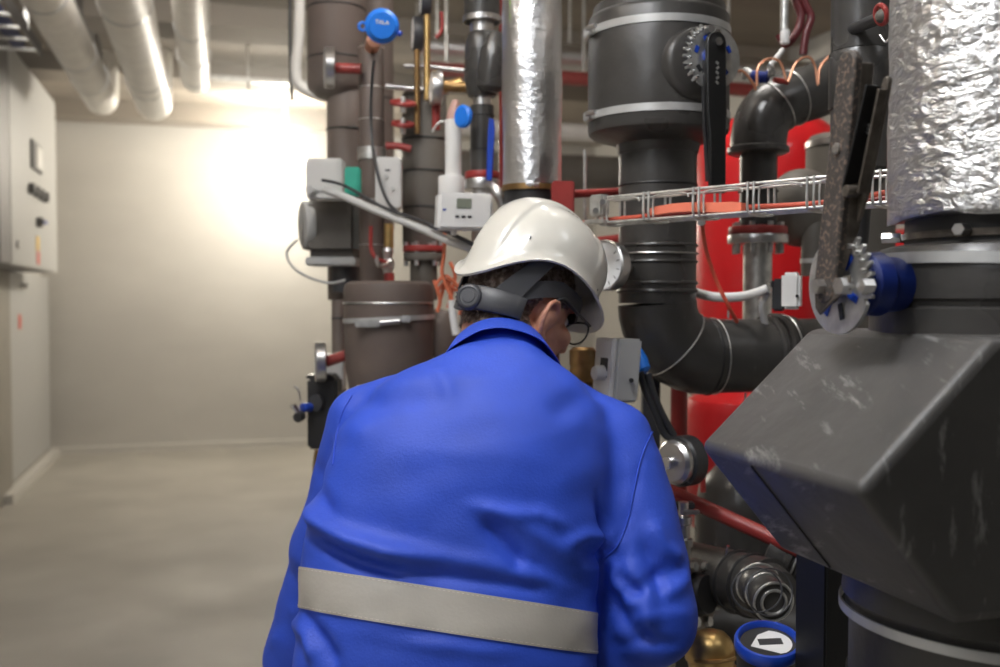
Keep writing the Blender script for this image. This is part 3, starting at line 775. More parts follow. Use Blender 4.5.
# lever with toothed quadrant beside the collar
lev = thing('valve_lever', 'long worn steel valve lever with toothed quadrant plate and blue hub, beside the foam box', 'valve lever', c0(1.26, -.185))
def XP(X, Y, z): return c0(z, X, Y)
plx = -.190; PC = (0.0, 1.316)
def plate(mb, cX, cy_, cz, R, th, a0, a1, nt, tl_=0.010, nrm=None, dY=None, ctr=None, up=EZ):
    """disc; between a0 and a1 its edge carries teeth"""
    pts = []; dY = dY or EY; nrm = nrm or EX; ctr = ctr or XP(cX, cy_, cz)
    n = 120
    for i in range(n):
        t = 2*PI*i/n; r = R
        if a0 < t < a1:
            r = R + (tl_*0.5 if int((t-a0)/(a1-a0)*nt*2) % 2 == 0 else -tl_*0.5)
        pts.append(ctr + dY*math.cos(t)*r + up*math.sin(t)*r)
    mb.prism(pts, nrm*th); return mb
# EY points away from the camera, so teeth facing the camera's right are towards -EY
part('quadrant_plate', plate(MB(), plx, .016, PC[1], .0500, .004, PI*0.42, PI*1.12, 11, .009), 'galvanized', lev, 'silver toothed plate')
for t in (1.15*PI, 1.42*PI, 1.68*PI, 0.72*PI):
    c_ = XP(plx-.0006, .016+.028*math.cos(t), PC[1]+.028*math.sin(t)); d_ = EY*math.cos(t)+EZ*math.sin(t)
    part('slot', MB().box(c_, .0014, .017, .0075, ax=EX, ay=d_, az=EX.cross(d_), bev=.0005), 'blue_plastic' if t != 1.42*PI else 'dark_plastic', lev)
for k in range(9):
    t = PI*(0.46+0.075*k); c_ = XP(plx, .016+.047*math.cos(t), PC[1]+.044*math.sin(t))
    part('tooth_stud', MB().cyl(c_-EX*.007, c_, .0026, seg=10, bev=.0008), 'steel', lev)
part('hub', MB().lathe(XP(plx+.004, 0, PC[1]), EX, [(0, .024), (.010, .026), (.014, .031), (.030, .032), (.034, .028), (.055, .027)], 40), 'navy_paint', lev, 'dark blue hub')
# channel-section lever leaning slightly
la = XP(plx-.012, .016, PC[1]-.002); lb = XP(plx-.012, -.016, P(849, 62, .965).z)
ld = (lb-la).normalized(); lw = ld.cross(EX).normalized(); lw = -lw if lw.dot(EY) > 0 else lw; ln_ = ld.cross(lw).normalized(); ln_ = -ln_ if ln_.dot(EX) > 0 else ln_
LL = (lb-la).length
def bar_outline(w0, w1, L0, L1, n=8, off=0.0):
    pts = []
    for k in range(n+1): t = PI*k/n; pts.append(la + ld*(L1) + lw*(w1*math.cos(t)) + ld*(w1*0.85*math.sin(t)))
    for k in range(n+1): t = PI + PI*k/n; pts.append(la + ld*L0 + lw*(w0*math.cos(t)) + ld*(w0*1.0*math.sin(t)))
    return pts
part('handle', MB().prism([p + ln_*0.004 for p in bar_outline(.0180, .0140, 0.0, LL)], -ln_*.010), 'rusty_steel', lev, 'rust-spotted steel bar', bev=.0025)
part('handle_flange', MB().prism([la+ld*.010+lw*.018-ln_*.004, la+ld*(LL)+lw*.0140-ln_*.004, la+ld*(LL)+lw*.0140-ln_*.018, la+ld*.06+lw*.018-ln_*.018], -lw*.004), 'worn_steel', lev, bev=.001)
# grip spring lever: a bent strip forming a narrow V behind the bar
ga = la + ld*.095 + lw*.022 - ln_*.012; gb = la + ld*.203 + lw*.040 - ln_*.012; gd = (gb-ga).normalized(); gw = gd.cross(ln_).normalized(); gw = -gw if gw.dot(EY) > 0 else gw
gl = (gb-ga).length
part('release_lever', MB().prism([ga-gw*.007, ga+gd*(gl-.012)-gw*.004, ga+gd*(gl-.003)-gw*.002, ga+gd*gl+gw*.003, ga+gd*(gl-.004)+gw*.006, ga+gd*(gl-.02)+gw*.007, ga+gw*.008, ga-gd*.03+gw*.003], -ln_*.005), 'worn_steel', lev, bev=.001)
part('release_lever_flange', MB().prism([ga+gw*.010, ga+gd*(gl-.012)+gw*.009, ga+gd*(gl-.012)+gw*.009+ln_*.010, ga+gw*.010+ln_*.010], -gw*.003), 'worn_steel', lev, bev=.0006)
part('release_lever_flange', MB().prism([ga-gw*.010, ga+gd*(gl-.010)-gw*.005, ga+gd*(gl-.010)-gw*.005+ln_*.016, ga-gw*.010+ln_*.016], gw*.003), 'black_steel', lev, bev=.0006)
sp = ga+gd*.055
part('spring', MB().tube([sp + gd*(.004*k/6) + (gw*math.cos(k*1.2)+ln_*math.sin(k*1.2))*.006 for k in range(14)], .0011, 6, 3), 'steel', lev)
part('rivet', MB().cyl(la+ld*.135+ln_*.003, la+ld*.135+ln_*.0065, .0055, seg=16, bev=.001), 'steel', lev)
part('rivet', MB().cyl(ga+ln_*.004, ga+ln_*.018, .006, seg=14, bev=.001), 'worn_steel', lev)
bc = la - ld*.004
for Yb, r_, off in ((.024, .0085, -.018), (-.012, .0095, -.016), (-.036, .0075, -.008)):
    q = XP(plx+off, Yb, PC[1]-.002)
    q += EY*-.004
    part('bolt', MB().cyl(q+EX*.006, q-EX*.006, r_, r_*.93, seg=6), 'steel', lev)
part('pivot_arm', MB().prism([bc-lw*.018+ld*.004, bc+lw*.038+ld*.020, bc+lw*.040+ld*.006, bc+lw*.016-ld*.008, bc-lw*.004-ld*.026, bc-lw*.013-ld*.020], ln_*.003), 'worn_steel', lev, bev=.001)

# ---------------------------------------------------------------- vertical pipe with elbow, drum and lever (middle right)
VM = 1.95
gm = P(657, 300, VM); RM = 0.0385*VM*1.0
main = thing('insulated_pipe', 'thick dark pipe with drum-shaped valve housing on top and elbow behind the wire tray', 'pipe', V(gm.x, gm.y, 1.1))
zt = lambda y, v=VM: P(657, y, v).z
zel = zt(357); rb = 0.105
el = [V(gm.x, gm.y, zt(292))]
for k in range(1, 10):
    t = PI/2*k/9; el.append(V(gm.x, gm.y, zel) + EX*rb*(1-math.cos(t)) + V(0, 0, rb)*(1-math.sin(t)))
el[0].z = zel+rb
endg = V(gm.x, gm.y, zel) + EX*0.42
part('elbow', MB().tube(el, RM*1.02, 40, smooth=False), 'black_foam', main)
part('upright_pipe', MB().vcyl(gm, zel+rb, zt(140), RM, seg=56), 'black_foam', main)
part('branch_pipe', MB().cyl(el[-1], endg, RM*.98, seg=48), 'black_foam', main)
def jring(g, ax, R, m='black_foam', r=.003, par=main, nm='joint_ring'): return part(nm, MB().ring(g, ax, R, r, 48, 8), m, par)
for y, r_, m_ in ((186, .0022, 'black_rubber'), (153, .003, 'black_foam'), (218, .0018, 'black_rubber'), (246, .0035, 'black_foam'), (262, .0035, 'black_foam'), (283, .004, 'black_foam'), (291, .004, 'black_foam')):
    jring(V(gm.x, gm.y, zt(y)), EZ, RM, m_, r_)
part('binding_wire', MB().ring(V(gm.x, gm.y, zt(254)), EZ, RM+.003, .0016, 48, 8), 'steel', main)
part('binding_wire', MB().ring(el[5], (el[6]-el[4]), RM*1.02+.001, .0016, 48, 8), 'galvanized', main)
jring(el[-1], EX, RM*1.0, 'black_rubber', .003)
part('binding_wire', MB().ring(el[-1]+EX*.015, EX, RM+.0005, .0013, 48, 8), 'galvanized', main)
for k, (dx, R_) in enumerate(((.165, RM+.006), (.185, RM+.010), (.215, RM+.004), (.232, RM-.004), (.25, RM-.006))):
    part('coupling_ring', MB().lathe(el[-1]+EX*(dx-.035), EX, [(0, R_-.004), (.003, R_), (.010, R_), (.013, R_-.004)], 48), 'black_foam', main)
part('coupling_clip', MB().ring(el[-1]+EX*.170, EX, RM+.007, .0014, 48, 8), 'galvanized', main)
for a, dx in ((EZ, .05), (-EZ, .09)):
    part('nail', MB().cyl(el[-1]+EX*dx+a*RM, el[-1]+EX*dx+a*(RM+.016), .0022, seg=8), 'galvanized', main)
RD = .0695*VM
dz = lambda y: P(657, y, VM-RD*0.5).z
part('drum', MB().lathe(V(gm.x, gm.y, dz(150)), EZ, [(0, RM+.001), (dz(140)-dz(150), RM+.006), (dz(136)-dz(150), RM+.024), (dz(132)-dz(150), RD*.93), (dz(129)-dz(150), RD*.985), (dz(125)-dz(150), RD), (dz(13)-dz(150), RD), (dz(10)-dz(150), RD*.985), (dz(8)-dz(150), RD*.95), (dz(-1)-dz(150), RD*.93), (dz(-4)-dz(150), RD*.80), (dz(-6)-dz(150), RM+.03)], 72), 'black_foam', main, 'drum-shaped valve housing')
part('upper_pipe', MB().vcyl(gm, dz(-4), CE-.001, RM+.022, seg=48), 'steel', main)
for y in (27, 113):
    st_ = part('strap', MB().band(V(gm.x, gm.y, dz(y)), EZ, RD, .014, .002, 72), 'strap_grey', main)
    a = math.radians(195); bq = V(gm.x+math.cos(a)*(RD+.006), gm.y+math.sin(a)*(RD+.006), dz(y))
    part('buckle', MB().box(bq, .012, .034, .018, ax=(math.cos(a), math.sin(a), 0), ay=(-math.sin(a), math.cos(a), 0), bev=.002), 'galvanized', st_)
    part('buckle_screw', MB().cyl(bq+V(-.006, -.018, .0), bq+V(.008, -.040, .001), .0045, seg=10), 'steel', st_)
dn = V(0.38, -0.925, 0).normalized(); dside = dn.cross(EZ).normalized(); dside = -dside if dside.x < 0 else dside
ds = V(gm.x, gm.y, P(700, 62, VM-RD).z)
part('valve_neck', MB().lathe(ds + dn*(RD-.02), dn, [(0, .066), (.020, .066), (.026, .062), (.030, .056)], 48), 'black_foam', main)
part('spindle', MB().cyl(ds+dn*(RD), ds+dn*(RD+.055), .020, seg=24), 'blue_plastic', main)
dlev = thing('valve_lever', 'black hanging valve lever with toothed disc on the drum-shaped housing', 'valve lever', ds+dn*(RD+.055))
pc = ds+dn*(RD+.045)
part('quadrant_plate', plate(MB(), 0, 0, 0, .056, .004, PI*0.62, PI*1.30, 11, .010, nrm=dn, dY=dside, ctr=pc), 'galvanized', dlev, 'round silver toothed disc')
for t in (0.15*PI, 0.62*PI, 0.9*PI, 1.2*PI, 1.75*PI):
    c_ = pc+dn*.0045+dside*.036*math.cos(t)+EZ*.036*math.sin(t)
    part('slot', MB().box(c_, .013, .008, .002, ax=dside*math.cos(t+PI/2)+EZ*math.sin(t+PI/2), ay=dside*math.cos(t)+EZ*math.sin(t), az=dn, bev=.0007), 'blue_plastic' if t != 1.2*PI else 'dark_plastic', dlev)
for k in range(9):
    t = PI*(0.66+0.075*k); c_ = pc + dn*.004 + dside*.052*math.cos(t)+EZ*.052*math.sin(t)
    part('tooth_stud', MB().cyl(c_, c_+dn*.007, .0028, seg=10, bev=.0008), 'bright_steel', dlev)
ha = pc + dn*.022 - dside*.004 + EZ*.022
hl = .262; pts = []
for k in range(9): t = PI*k/8; pts.append(ha + dside*.0195*math.cos(t) + EZ*.0195*math.sin(t))
pts += [ha+dside*-.0195-EZ*.06, ha+dside*-.018-EZ*.12, ha-dside*.013-EZ*.16, ha-dside*.011-EZ*hl, ha+dside*.021-EZ*hl, ha+dside*.020-EZ*.16, ha+dside*.022-EZ*.12, ha+dside*.0195-EZ*.06]
part('handle', MB().prism(pts, -dn*.010), 'black_steel', dlev, 'black flat handle', bev=.002)
part('handle_edge', MB().prism([ha-dn*.010-dside*.019-EZ*.03, ha-dn*.010-dside*.019-EZ*.12, ha-dn*.010-dside*.010-EZ*.24, ha-dn*.022-dside*.008-EZ*.24, ha-dn*.022-dside*.016-EZ*.12, ha-dn*.022-dside*.019-EZ*.03], dside*.004), 'dark_plastic', dlev)
part('bolt', MB().cyl(ha-dn*.002, ha+dn*.006, .0080, seg=6), 'bright_steel', dlev)
part('bolt', MB().cyl(pc+EZ*.046-dside*.012, pc+EZ*.046-dside*.012+dn*.016, .0075, seg=6), 'steel', dlev)
part('bolt', MB().cyl(pc+EZ*.040+dside*.004, pc+EZ*.040+dside*.004+dn*.012, .0085, seg=6), 'bright_steel', dlev)
for k in range(5):
    part('stamped_mark', MB().box(ha+dn*.0003-EZ*(.036+.0085*k)+dside*(.001*(k % 2)), .0065, .0045, .0008, ax=dside*.8+EZ*.6*(1 if k % 2 else -1), ay=EZ*.8-dside*.6*(1 if k % 2 else -1), az=dn), 'galvanized', dlev)

# ---------------------------------------------------------------- wire cable tray
ta, tb_ = P(594, 224, 1.80), P(960, 190, 1.345); ta.z = tb_.z = 1.3+.0795*1.74
td = (tb_-ta).normalized(); tn = td.cross(EZ).normalized(); tn = -tn if tn.y < 0 else tn
TLn = (tb_-ta).length; TH = .044; TW = .055
tray = thing('cable_tray', 'galvanized wire basket cable tray running across in front of the thick elbow pipe', 'cable tray', ta)
for off, nm in ((V(0, 0, 0), 0), (V(0, 0, TH), 1), (tn*TW, 2), (tn*TW+V(0, 0, TH), 3), (tn*TW*.5, 4)):
    part('long_wire', MB().cyl(ta+off, tb_+off, .0026, seg=10), 'galvanized', tray)
nX = 13
for i in range(nX):
    q = ta + td*(.012 + (TLn-.03)*i/(nX-1))
    for d_ in (() if i % 2 else (0, .011)):
        qq = q + td*d_; i0 = 0.004
        part('cross_wire', MB().tube([qq-tn*i0+V(0, 0, TH+.003), qq-tn*i0+V(0, 0, TH-.006), qq-tn*i0+V(0, 0, .006), qq+tn*.006-V(0, 0, .003), qq+tn*(TW-.006)-V(0, 0, .003), qq+tn*(TW+.003)+V(0, 0, .006), qq+tn*(TW+.003)+V(0, 0, TH)], .0022, 8, 3), 'galvanized', tray)
    if i % 2 == 0 and i < nX-2:
        a_, b_ = q+td*.020, q+td*((TLn-.03)/(nX-1)*2-.010)
        part('loop_wire', MB().tube([a_-tn*.003+V(0, 0, .003), a_-tn*.003+V(0, 0, TH-.012), a_+td*.008-tn*.003+V(0, 0, TH-.005), b_-td*.008-tn*.003+V(0, 0, TH-.005), b_-tn*.003+V(0, 0, TH-.012)], .0018, 8, 3), 'galvanized', tray)
part('clamp_bracket', MB().box(ta+td*.012+V(0, -.006, .030), .030, .024, .038, ax=td, ay=tn, bev=.003), 'galvanized', tray)
part('clamp_bracket', MB().box(ta+td*.005+V(0, -.004, .002), .045, .02, .008, ax=td, ay=tn, bev=.002), 'galvanized', tray)
for k, dx in enumerate((.0, .016)): part('clamp_bolt', MB().cyl(ta+td*dx+V(0, -.018, .020+.014*k), ta+td*dx+V(0, -.030, .020+.014*k), .0055, seg=6), 'steel', tray)
def along(d, n_, z): return ta + td*d + tn*n_ + V(0, 0, z)
single('cable', MB().tube([along(-.10, .02, .000), along(.0, .02, .006), along(.10, .02, .008), along(.16, .018, .014), along(.30, .02, .010), along(.42, .02, .008), along(.50, .025, .014), along(TLn, .03, .030)], .0042, 10, 5), 'red_cable', 'red cable lying along the wire tray', 'cable')
single('cable', MB().tube([along(.02, .035, .006), along(.15, .036, .010), along(.3, .036, .008), along(TLn, .04, .010)], .0036, 10, 5), 'dark_red', 'darker red cable at the back of the wire tray', 'cable')
rc = MB(); rr_ = []
for k in range(13):
    d = .115+.185*k/12; h = .0085 if 0 < k < 12 else .006; z = .011 + .0035*math.sin(k*.4)
    rr_.append([along(d, .004, z-h*.6), along(d, .004, z+h+.003*k/12), along(d, .017, z+h+.003*k/12), along(d, .017, z-h*.6)])
rc.rings(rr_); single('cable_sleeve', rc, 'salmon_cable', 'wide flat salmon-coloured sleeve lying in the wire tray', 'cable')
cable = single('cable', MB().tube([P(702, 222, 1.82), P(706, 250, 1.86), P(716, 280, 1.88), P(728, 305, 1.88), P(737, 322, 1.91)], .0038, 10, 5), 'red_cable', 'thin red cable dropping from the tray to the branch of the elbow pipe', 'cable')
single('cable_connector', MB().cyl(P(698, 205, 1.80), P(702, 224, 1.82), .0075, seg=12, bev=.002), 'white_plastic', 'small pale connector on the red cable under the tray', 'connector')

# ---------------------------------------------------------------- second upright pipe and its neighbours, upper right
g2 = P(861, 100, 1.62); R2 = .0295*1.62
up2 = thing('insulated_pipe', 'smooth dark upright pipe behind the rusty lever, left of the foil-wrapped pipe', 'pipe', V(g2.x, g2.y, 1.42))
part('pipe_section', MB().vcyl(g2, P(861, 49, 1.6).z, CE-.001, R2, seg=48), 'black_foam', up2)
part('pipe_section', MB().vcyl(g2, P(861, 107, 1.6).z, P(861, 50, 1.6).z, R2+.0025, seg=48, bev=.001), 'black_foam', up2)
part('pipe_section', MB().vcyl(g2, P(861, 168, 1.6).z, P(861, 107.5, 1.6).z, R2-.001, seg=48), 'black_foam', up2)
part('lower_cap', MB().lathe(V(g2.x, g2.y, P(861, 168, 1.6).z), -EZ, [(0, R2), (.01, R2-.004), (.03, R2-.018), (.06, .018), (.12, .014)], 40), 'black_rubber', up2)
tp = P(884, 16, 1.45)
cw = thing('pipe_fitting', 'rough pinkish capped fitting with loose wires beside the foil-wrapped pipe at the top', 'pipe fitting', tp)
part('cap', MB().ball(tp, .013, 18, sc=(1, 1, .8)), 'grey_foam', cw); part('ring', MB().ring(tp+V(-.004, 0, .002), (1, .2, .3), .013, .004, 24, 8), 'dark_red', cw)
part('wire', MB().tube([tp, P(892, 30, 1.45), P(886, 42, 1.46), P(880, 35, 1.47)], .0015, 6), 'galvanized', cw)
part('stem', MB().cyl(tp+V(0, .0, .0), tp+V(.004, .15, .02), .009, seg=12), 'dark_plastic', cw)
# bulky grey-brown strainer housing
gc = P(850, 200, 2.45); Rc = .043*2.45
can = thing('insulated_strainer', 'grey-brown insulated canister with a bulging elbow, behind the wire tray', 'insulated strainer', V(gc.x, gc.y, 1.4))
zc = lambda y: P(850, y, 2.42).z
part('canister', MB().lathe(V(gc.x, gc.y, zc(262)), EZ, [(0, Rc*.9), (.01, Rc), (zc(150)-zc(262), Rc), (zc(140)-zc(262), Rc*.99), (zc(134)-zc(262), Rc*.9)], 56), 'grey_foam', can)
part('strap', MB().band(V(gc.x, gc.y, zc(143)), EZ, Rc, .014, .002, 56), 'steel', can)
part('support_pipe', MB().vcyl(gc, .002, zc(262), .05, seg=32), 'grey_foam', can)
eb = P(801, 208, 2.36)
part('bulge', MB().ball(eb, .092, 36, sc=(.9, .9, 1.0)), 'grey_foam', can)
part('drop_pipe', MB().tube([P(812, 205, 2.33), P(814, 230, 2.31), P(813, 255, 2.31), P(813, 276, 2.31)], .027, 24, 4), 'grey_foam', can)
part('strap', MB().band(P(813, 261, 2.31), EZ, .0273, .010, .002, 32), 'strap_grey', can)
part('connector', MB().tube([V(gc.x, gc.y, zc(230)), P(830, 215, 2.42), eb], .05, 24, 4), 'grey_foam', can)
# elbow coming down from the upper right
ve = 2.20; ep = [P(858, 74, ve+.10), P(838, 80, ve+.06), P(815, 91, ve+.02), P(792, 98, ve), P(775, 106, ve-.01), P(763, 120, ve-.01), P(759, 136, ve-.01), P(758, 150, ve-.01)]
elb = thing('insulated_pipe', 'dark pipe curving down from the upper right with copper wires looping over it', 'pipe', P(757, 240, ve))
part('elbow', MB().tube(ep, .060, 40, 6), 'black_foam', elb)
part('branch_pipe', MB().tube([P(858, 74, ve+.10), P(880, 62, ve+.16), P(930, 40, ve+.3)], .060, 32), 'black_foam', elb)
part('rim', MB().lathe(P(758, 149, ve-.01)+EZ*.006, -EZ, [(0, .058), (.004, .066), (.014, .066), (.018, .058)], 40), 'black_foam', elb)
for i in (3, 4): part('binding_wire', MB().ring(ep[i], ep[i+1]-ep[i-1], .0610, .0016, 40, 8), 'galvanized', elb)
g3 = V(P(757, 200, ve).x, ve-.01, 0)
part('pipe_section', MB().vcyl(g3, P(757, 226, ve).z, P(757, 149, ve).z, .040, seg=36), 'black_foam', elb)
part('pipe_section_ring', MB().ring(V(g3.x, g3.y, P(757, 192, ve).z), EZ, .041, .003, 36, 8), 'black_rubber', elb)
fl = thing('pipe_flange', 'red and grey bolted flange joint on the steel pipe left of the canister', 'flange', V(g3.x, g3.y, P(757, 330, ve).z))
part('red_ring', MB().vcyl(g3, P(757, 235, ve).z, P(757, 227, ve).z, .063, seg=40, bev=.002), 'dark_red', fl, 'red flange ring')
part('flange_disc', MB().vcyl(g3, P(757, 244, ve).z, P(757, 235.2, ve).z, .065, seg=40, bev=.002), 'steel', fl)
part('pipe_neck', MB().vcyl(g3, P(757, 330, ve).z, P(757, 244, ve).z, .031, seg=32), 'galvanized', fl)
for k in range(8):
    t = 2*PI*k/8+.3; q = V(g3.x+.05*math.cos(t), g3.y+.05*math.sin(t), 0)
    part('bolt', MB().vcyl(q, P(757, 254, ve).z, P(757, 223, ve).z, .0065, seg=6), 'galvanized', fl)
# copper wires
for pts, lab in (([(728, 74), (742, 71), (752, 82), (756, 90)], 'short orange copper wire end, leftmost over the curving dark pipe'),
                 ([(757, 86), (758, 68), (768, 59), (780, 62), (786, 80)], 'copper wire arc above the small valve on the curving pipe'),
                 ([(788, 82), (796, 63), (808, 57), (815, 66), (818, 85), (820, 68), (830, 56)], 'double copper wire loop next to the smooth upright pipe')):
    single('copper_wire', MB().tube([P(x, y, 2.06) for x, y in pts], .0028, 8, 6), 'copper', lab, 'wire', 'copper wires over the curving pipe')
vx = P(765, 76, 2.09)
sv = thing('bleed_valve', 'small dark blue and chrome valve with red cap lying over the curving dark pipe', 'valve', vx)
part('valve_body', MB().cyl(P(752, 76, 2.11), P(768, 78, 2.09), .012, seg=20, bev=.002), 'cloth_dark', sv)
part('chrome_nut', MB().cyl(P(767, 72, 2.07), P(774, 71, 2.07), .012, seg=8, bev=.001), 'bright_steel', sv)
part('red_collar', MB().cyl(P(774, 80, 2.09), P(788, 82, 2.10), .006, seg=12), 'dark_red', sv)
part('stem', MB().tube([P(752, 74, 2.11), P(746, 70, 2.13), P(744, 78, 2.15)], .006, 10), 'grey_plastic', sv)
part('outlet', MB().cyl(P(770, 66, 2.09), P(783, 50, 2.11), .006, seg=12), 'grey_plastic', sv)
th = thing('thermometer', 'slim white and steel thermometer hanging at the top, left of the maroon hoses', 'thermometer', P(785, 44, 2.08))
part('stem', MB().cyl(P(784, 30, 2.08), P(786, -60, 2.08), .0085, seg=16), 'galvanized', th)
part('tip', MB().cyl(P(785, 44, 2.08), P(785, 30, 2.08), .0095, seg=16, bev=.002), 'white_plastic', th, 'white tip')
for pts, lab in (([(788, -70), (790, -20), (796, 2), (801, 16), (797, 32), (786, 44), (779, 34)], 'maroon rubber hose at the top, curling left behind the white thermometer'),
                 ([(795, -70), (797, -18), (806, 6), (811, 18), (806, 34), (803, 55)], 'maroon rubber hose at the top, right one, ending above the copper wires')):
    single('hose', MB().tube([P(x, y, 2.12) for x, y in pts], .0088, 14, 6), 'maroon_hose', lab, 'hose', 'maroon hoses')

# ---------------------------------------------------------------- red vessels behind
gt = P(768, 300, 3.0)
tk = thing('pressure_tank', 'tall bright red pressure tank standing behind the elbow pipe', 'tank', V(gt.x, gt.y, 0))
ztk = P(768, 112, 3.0).z
part('tank_body', MB().lathe(V(gt.x, gt.y, .70), EZ, [(0, .10), (.02, .17), (.06, .215), (.10, .225), (ztk-.70-.13, .225), (ztk-.70-.08, .205), (ztk-.70-.04, .16), (ztk-.70-.015, .10), (ztk-.70, .04)], 64), 'red_paint', tk)
for k in range(3):
    a = 2*PI*k/3+.4; part('foot', MB().cyl(V(gt.x+.17*math.cos(a), gt.y+.17*math.sin(a), .002), V(gt.x+.15*math.cos(a), gt.y+.15*math.sin(a), .74), .02, seg=16), 'charcoal_plastic', tk)
part('top_valve', MB().vcyl(gt, ztk, ztk+.05, .02, seg=20), 'steel', tk)
part('weld_ring', MB().ring(V(gt.x, gt.y, P(768, 322, 2.8).z), EZ, .2255, .004, 64, 8), 'red_paint', tk)
gq = P(742, 450, 2.52)
tq = thing('pressure_tank', 'low squat red vessel with rounded top below the branch of the elbow pipe', 'tank', V(gq.x, gq.y, 0))
zq = P(742, 392, 2.45).z
part('tank_body', MB().lathe(V(gq.x, gq.y, .70), EZ, [(0, .08), (.03, .13), (.07, .145), (zq-.70-.05, .145), (zq-.70-.025, .135), (zq-.70-.006, .10), (zq-.70, .02)], 56), 'red_paint', tq)
for k in range(3):
    a = 2*PI*k/3+1.2; part('foot', MB().cyl(V(gq.x+.10*math.cos(a), gq.y+.10*math.sin(a), .002), V(gq.x+.09*math.cos(a), gq.y+.09*math.sin(a), .74), .014, seg=12), 'charcoal_plastic', tq)
gs = P(905, 300, 3.1)
ts = thing('pressure_tank', 'red tank mostly hidden behind the canister at the right', 'tank', V(gs.x, gs.y, 0))
part('tank_body', MB().lathe(V(gs.x, gs.y, .12), EZ, [(0, .10), (.03, .18), (.08, .21), (1.28, .21), (1.33, .19), (1.37, .14), (1.40, .03)], 56), 'red_paint', ts)
for k in range(3):
    a = 2*PI*k/3+.1; part('foot', MB().cyl(V(gs.x+.16*math.cos(a), gs.y+.16*math.sin(a), .002), V(gs.x+.14*math.cos(a), gs.y+.14*math.sin(a), .2), .02, seg=12), 'red_paint', ts)

# ---------------------------------------------------------------- white servo and white conduit right of the elbow pipe
sb = thing('valve_actuator', 'small white actuator box with black side, under the canister at right', 'actuator', P(790, 312, 1.92))
part('housing', MB().box(P(792, 291, 1.92), .034, .075, .070, ax=V(.94, -.34, 0).normalized(), ay=V(.34, .94, 0).normalized(), az=EZ, bev=.006), 'white_plastic', sb)
part('black_side', MB().box(P(779, 295, 1.93), .022, .060, .062, ax=V(.94, -.34, 0).normalized(), ay=V(.34, .94, 0).normalized(), bev=.004), 'dark_plastic', sb)
part('top_clip', MB().box(P(774, 284, 1.92), .020, .03, .012, bev=.002), 'dark_plastic', sb)
part('dot', MB().cyl(P(797, 296, 1.885), P(797, 296, 1.880), .003, seg=12), 'dark_plastic', sb)
single('conduit', MB().tube([P(690, 291, 2.02), P(715, 297, 1.99), P(745, 296, 1.96), P(768, 289, 1.94)], .0095, 14, 6), 'white_plastic', 'white flexible conduit running from the elbow pipe to the small white actuator', 'conduit')
single('conduit', MB().tube([P(768, 292, 1.95), P(762, 305, 1.96), P(765, 322, 1.98), P(770, 345, 2.0)], .007, 12, 6), 'white_plastic', 'white lead curling down beside the small white actuator', 'conduit')

# ---------------------------------------------------------------- pressure gauge, actuator and fittings beside the hat
gg = P(608, 266, 1.86); gn = V(-.72, -.69, .05).normalized()
ga_ = thing('pressure_gauge', 'round steel pressure gauge with white dial, right of the hard hat', 'gauge', gg)
part('case', MB().lathe(gg-gn*.012, gn, [(0, .040), (.002, .046), (.020, .048), (.026, .048), (.028, .045), (.025, .043)], 56), 'steel', ga_)
part('dial', MB().lathe(gg+gn*.0125, gn, [(0, .0425), (.001, .0425)], 48), 'dial_white', ga_)
gax, gbx = frame_of(gn)
for k in range(11):
    t = math.radians(-40+26*k); d_ = gax*math.cos(t)+gbx*math.sin(t)
    part('tick', MB().box(gg+gn*.0142+d_*.036, .007, .0012, .0006, ax=d_, ay=gn.cross(d_), az=gn), 'dark_plastic', ga_)
nd = (gax*.4+gbx*.9).normalized()
part('needle', MB().box(gg+gn*.0152+nd*.010, .040, .0018, .0008, ax=nd, ay=gn.cross(nd), az=gn), 'dark_plastic', ga_)
part('stem', MB().cyl(gg-gn*.012, gg-gn*.060, .011, seg=16), 'grey_foam', ga_)
ab = P(617, 370, 1.78)
ac = thing('valve_actuator', 'boxy light grey valve actuator with white knob, beside the collar of the blue jacket', 'actuator', P(617, 405, 1.78))
bx = V(.90, .43, 0).normalized(); by_ = V(-.43, .90, 0).normalized(); rk = math.radians(4); bz = V(math.sin(rk), 0, math.cos(rk))
part('housing', MB().box(ab+V(.004, 0, 0), .050, .062, .112, ax=bx, ay=by_, az=bz, bev=.004), 'grey_plastic', ac)
part('front_cover', MB().box(ab-bx*.026, .010, .060, .116, ax=bx, ay=by_, az=bz, bev=.003), 'white_plastic', ac)
part('window', MB().box(ab-bx*.0312+bz*.006-by_*.006, .003, .022, .034, ax=bx, ay=by_, az=bz), 'dark_plastic', ac)
part('knob', MB().lathe(ab-bx*.031-by_*.004-bz*.004, -bx, [(0, .014), (.008, .0135), (.018, .012), (.020, .009)], 28), 'white_plastic', ac)
part('screw', MB().cyl(P(631, 380, 1.752), P(631.5, 380.5, 1.742), .004, seg=12), 'dark_plastic', ac)
single('pipe_plug', MB().lathe(P(634, 352, 1.86), (.35, -.4, -.8), [(0, .016), (.02, .018), (.04, .015), (.045, .008)], 24), 'bright_blue', 'bright blue plug showing behind the light grey actuator', 'plug')
bv = thing('brass_valve', 'brownish brass valve body between the face of the person and the grey actuator', 'valve', P(583, 380, 1.92))
part('valve_body', MB().lathe(P(583, 385, 1.92), (0, .1, 1), [(0, .020), (.006, .026), (.020, .028), (.034, .024), (.040, .026), (.066, .026), (.072, .020)], 28), 'dark_brass', bv)
part('union_nut', MB().cyl(P(583, 400, 1.92), P(583, 385, 1.92), .030, seg=6), 'brass', bv)
for pts, lab in (([(640, 372), (646, 392), (655, 412), (663, 432), (672, 440)], 'black cable from behind the grey actuator, left of two'), ([(648, 374), (655, 398), (665, 420), (674, 436)], 'black cable from behind the grey actuator, right of two')):
    single('cable', MB().tube([P(x, y, 1.80) for x, y in pts], .0068, 12, 5), 'dark_plastic', lab, 'cable', 'black cables behind the actuator')
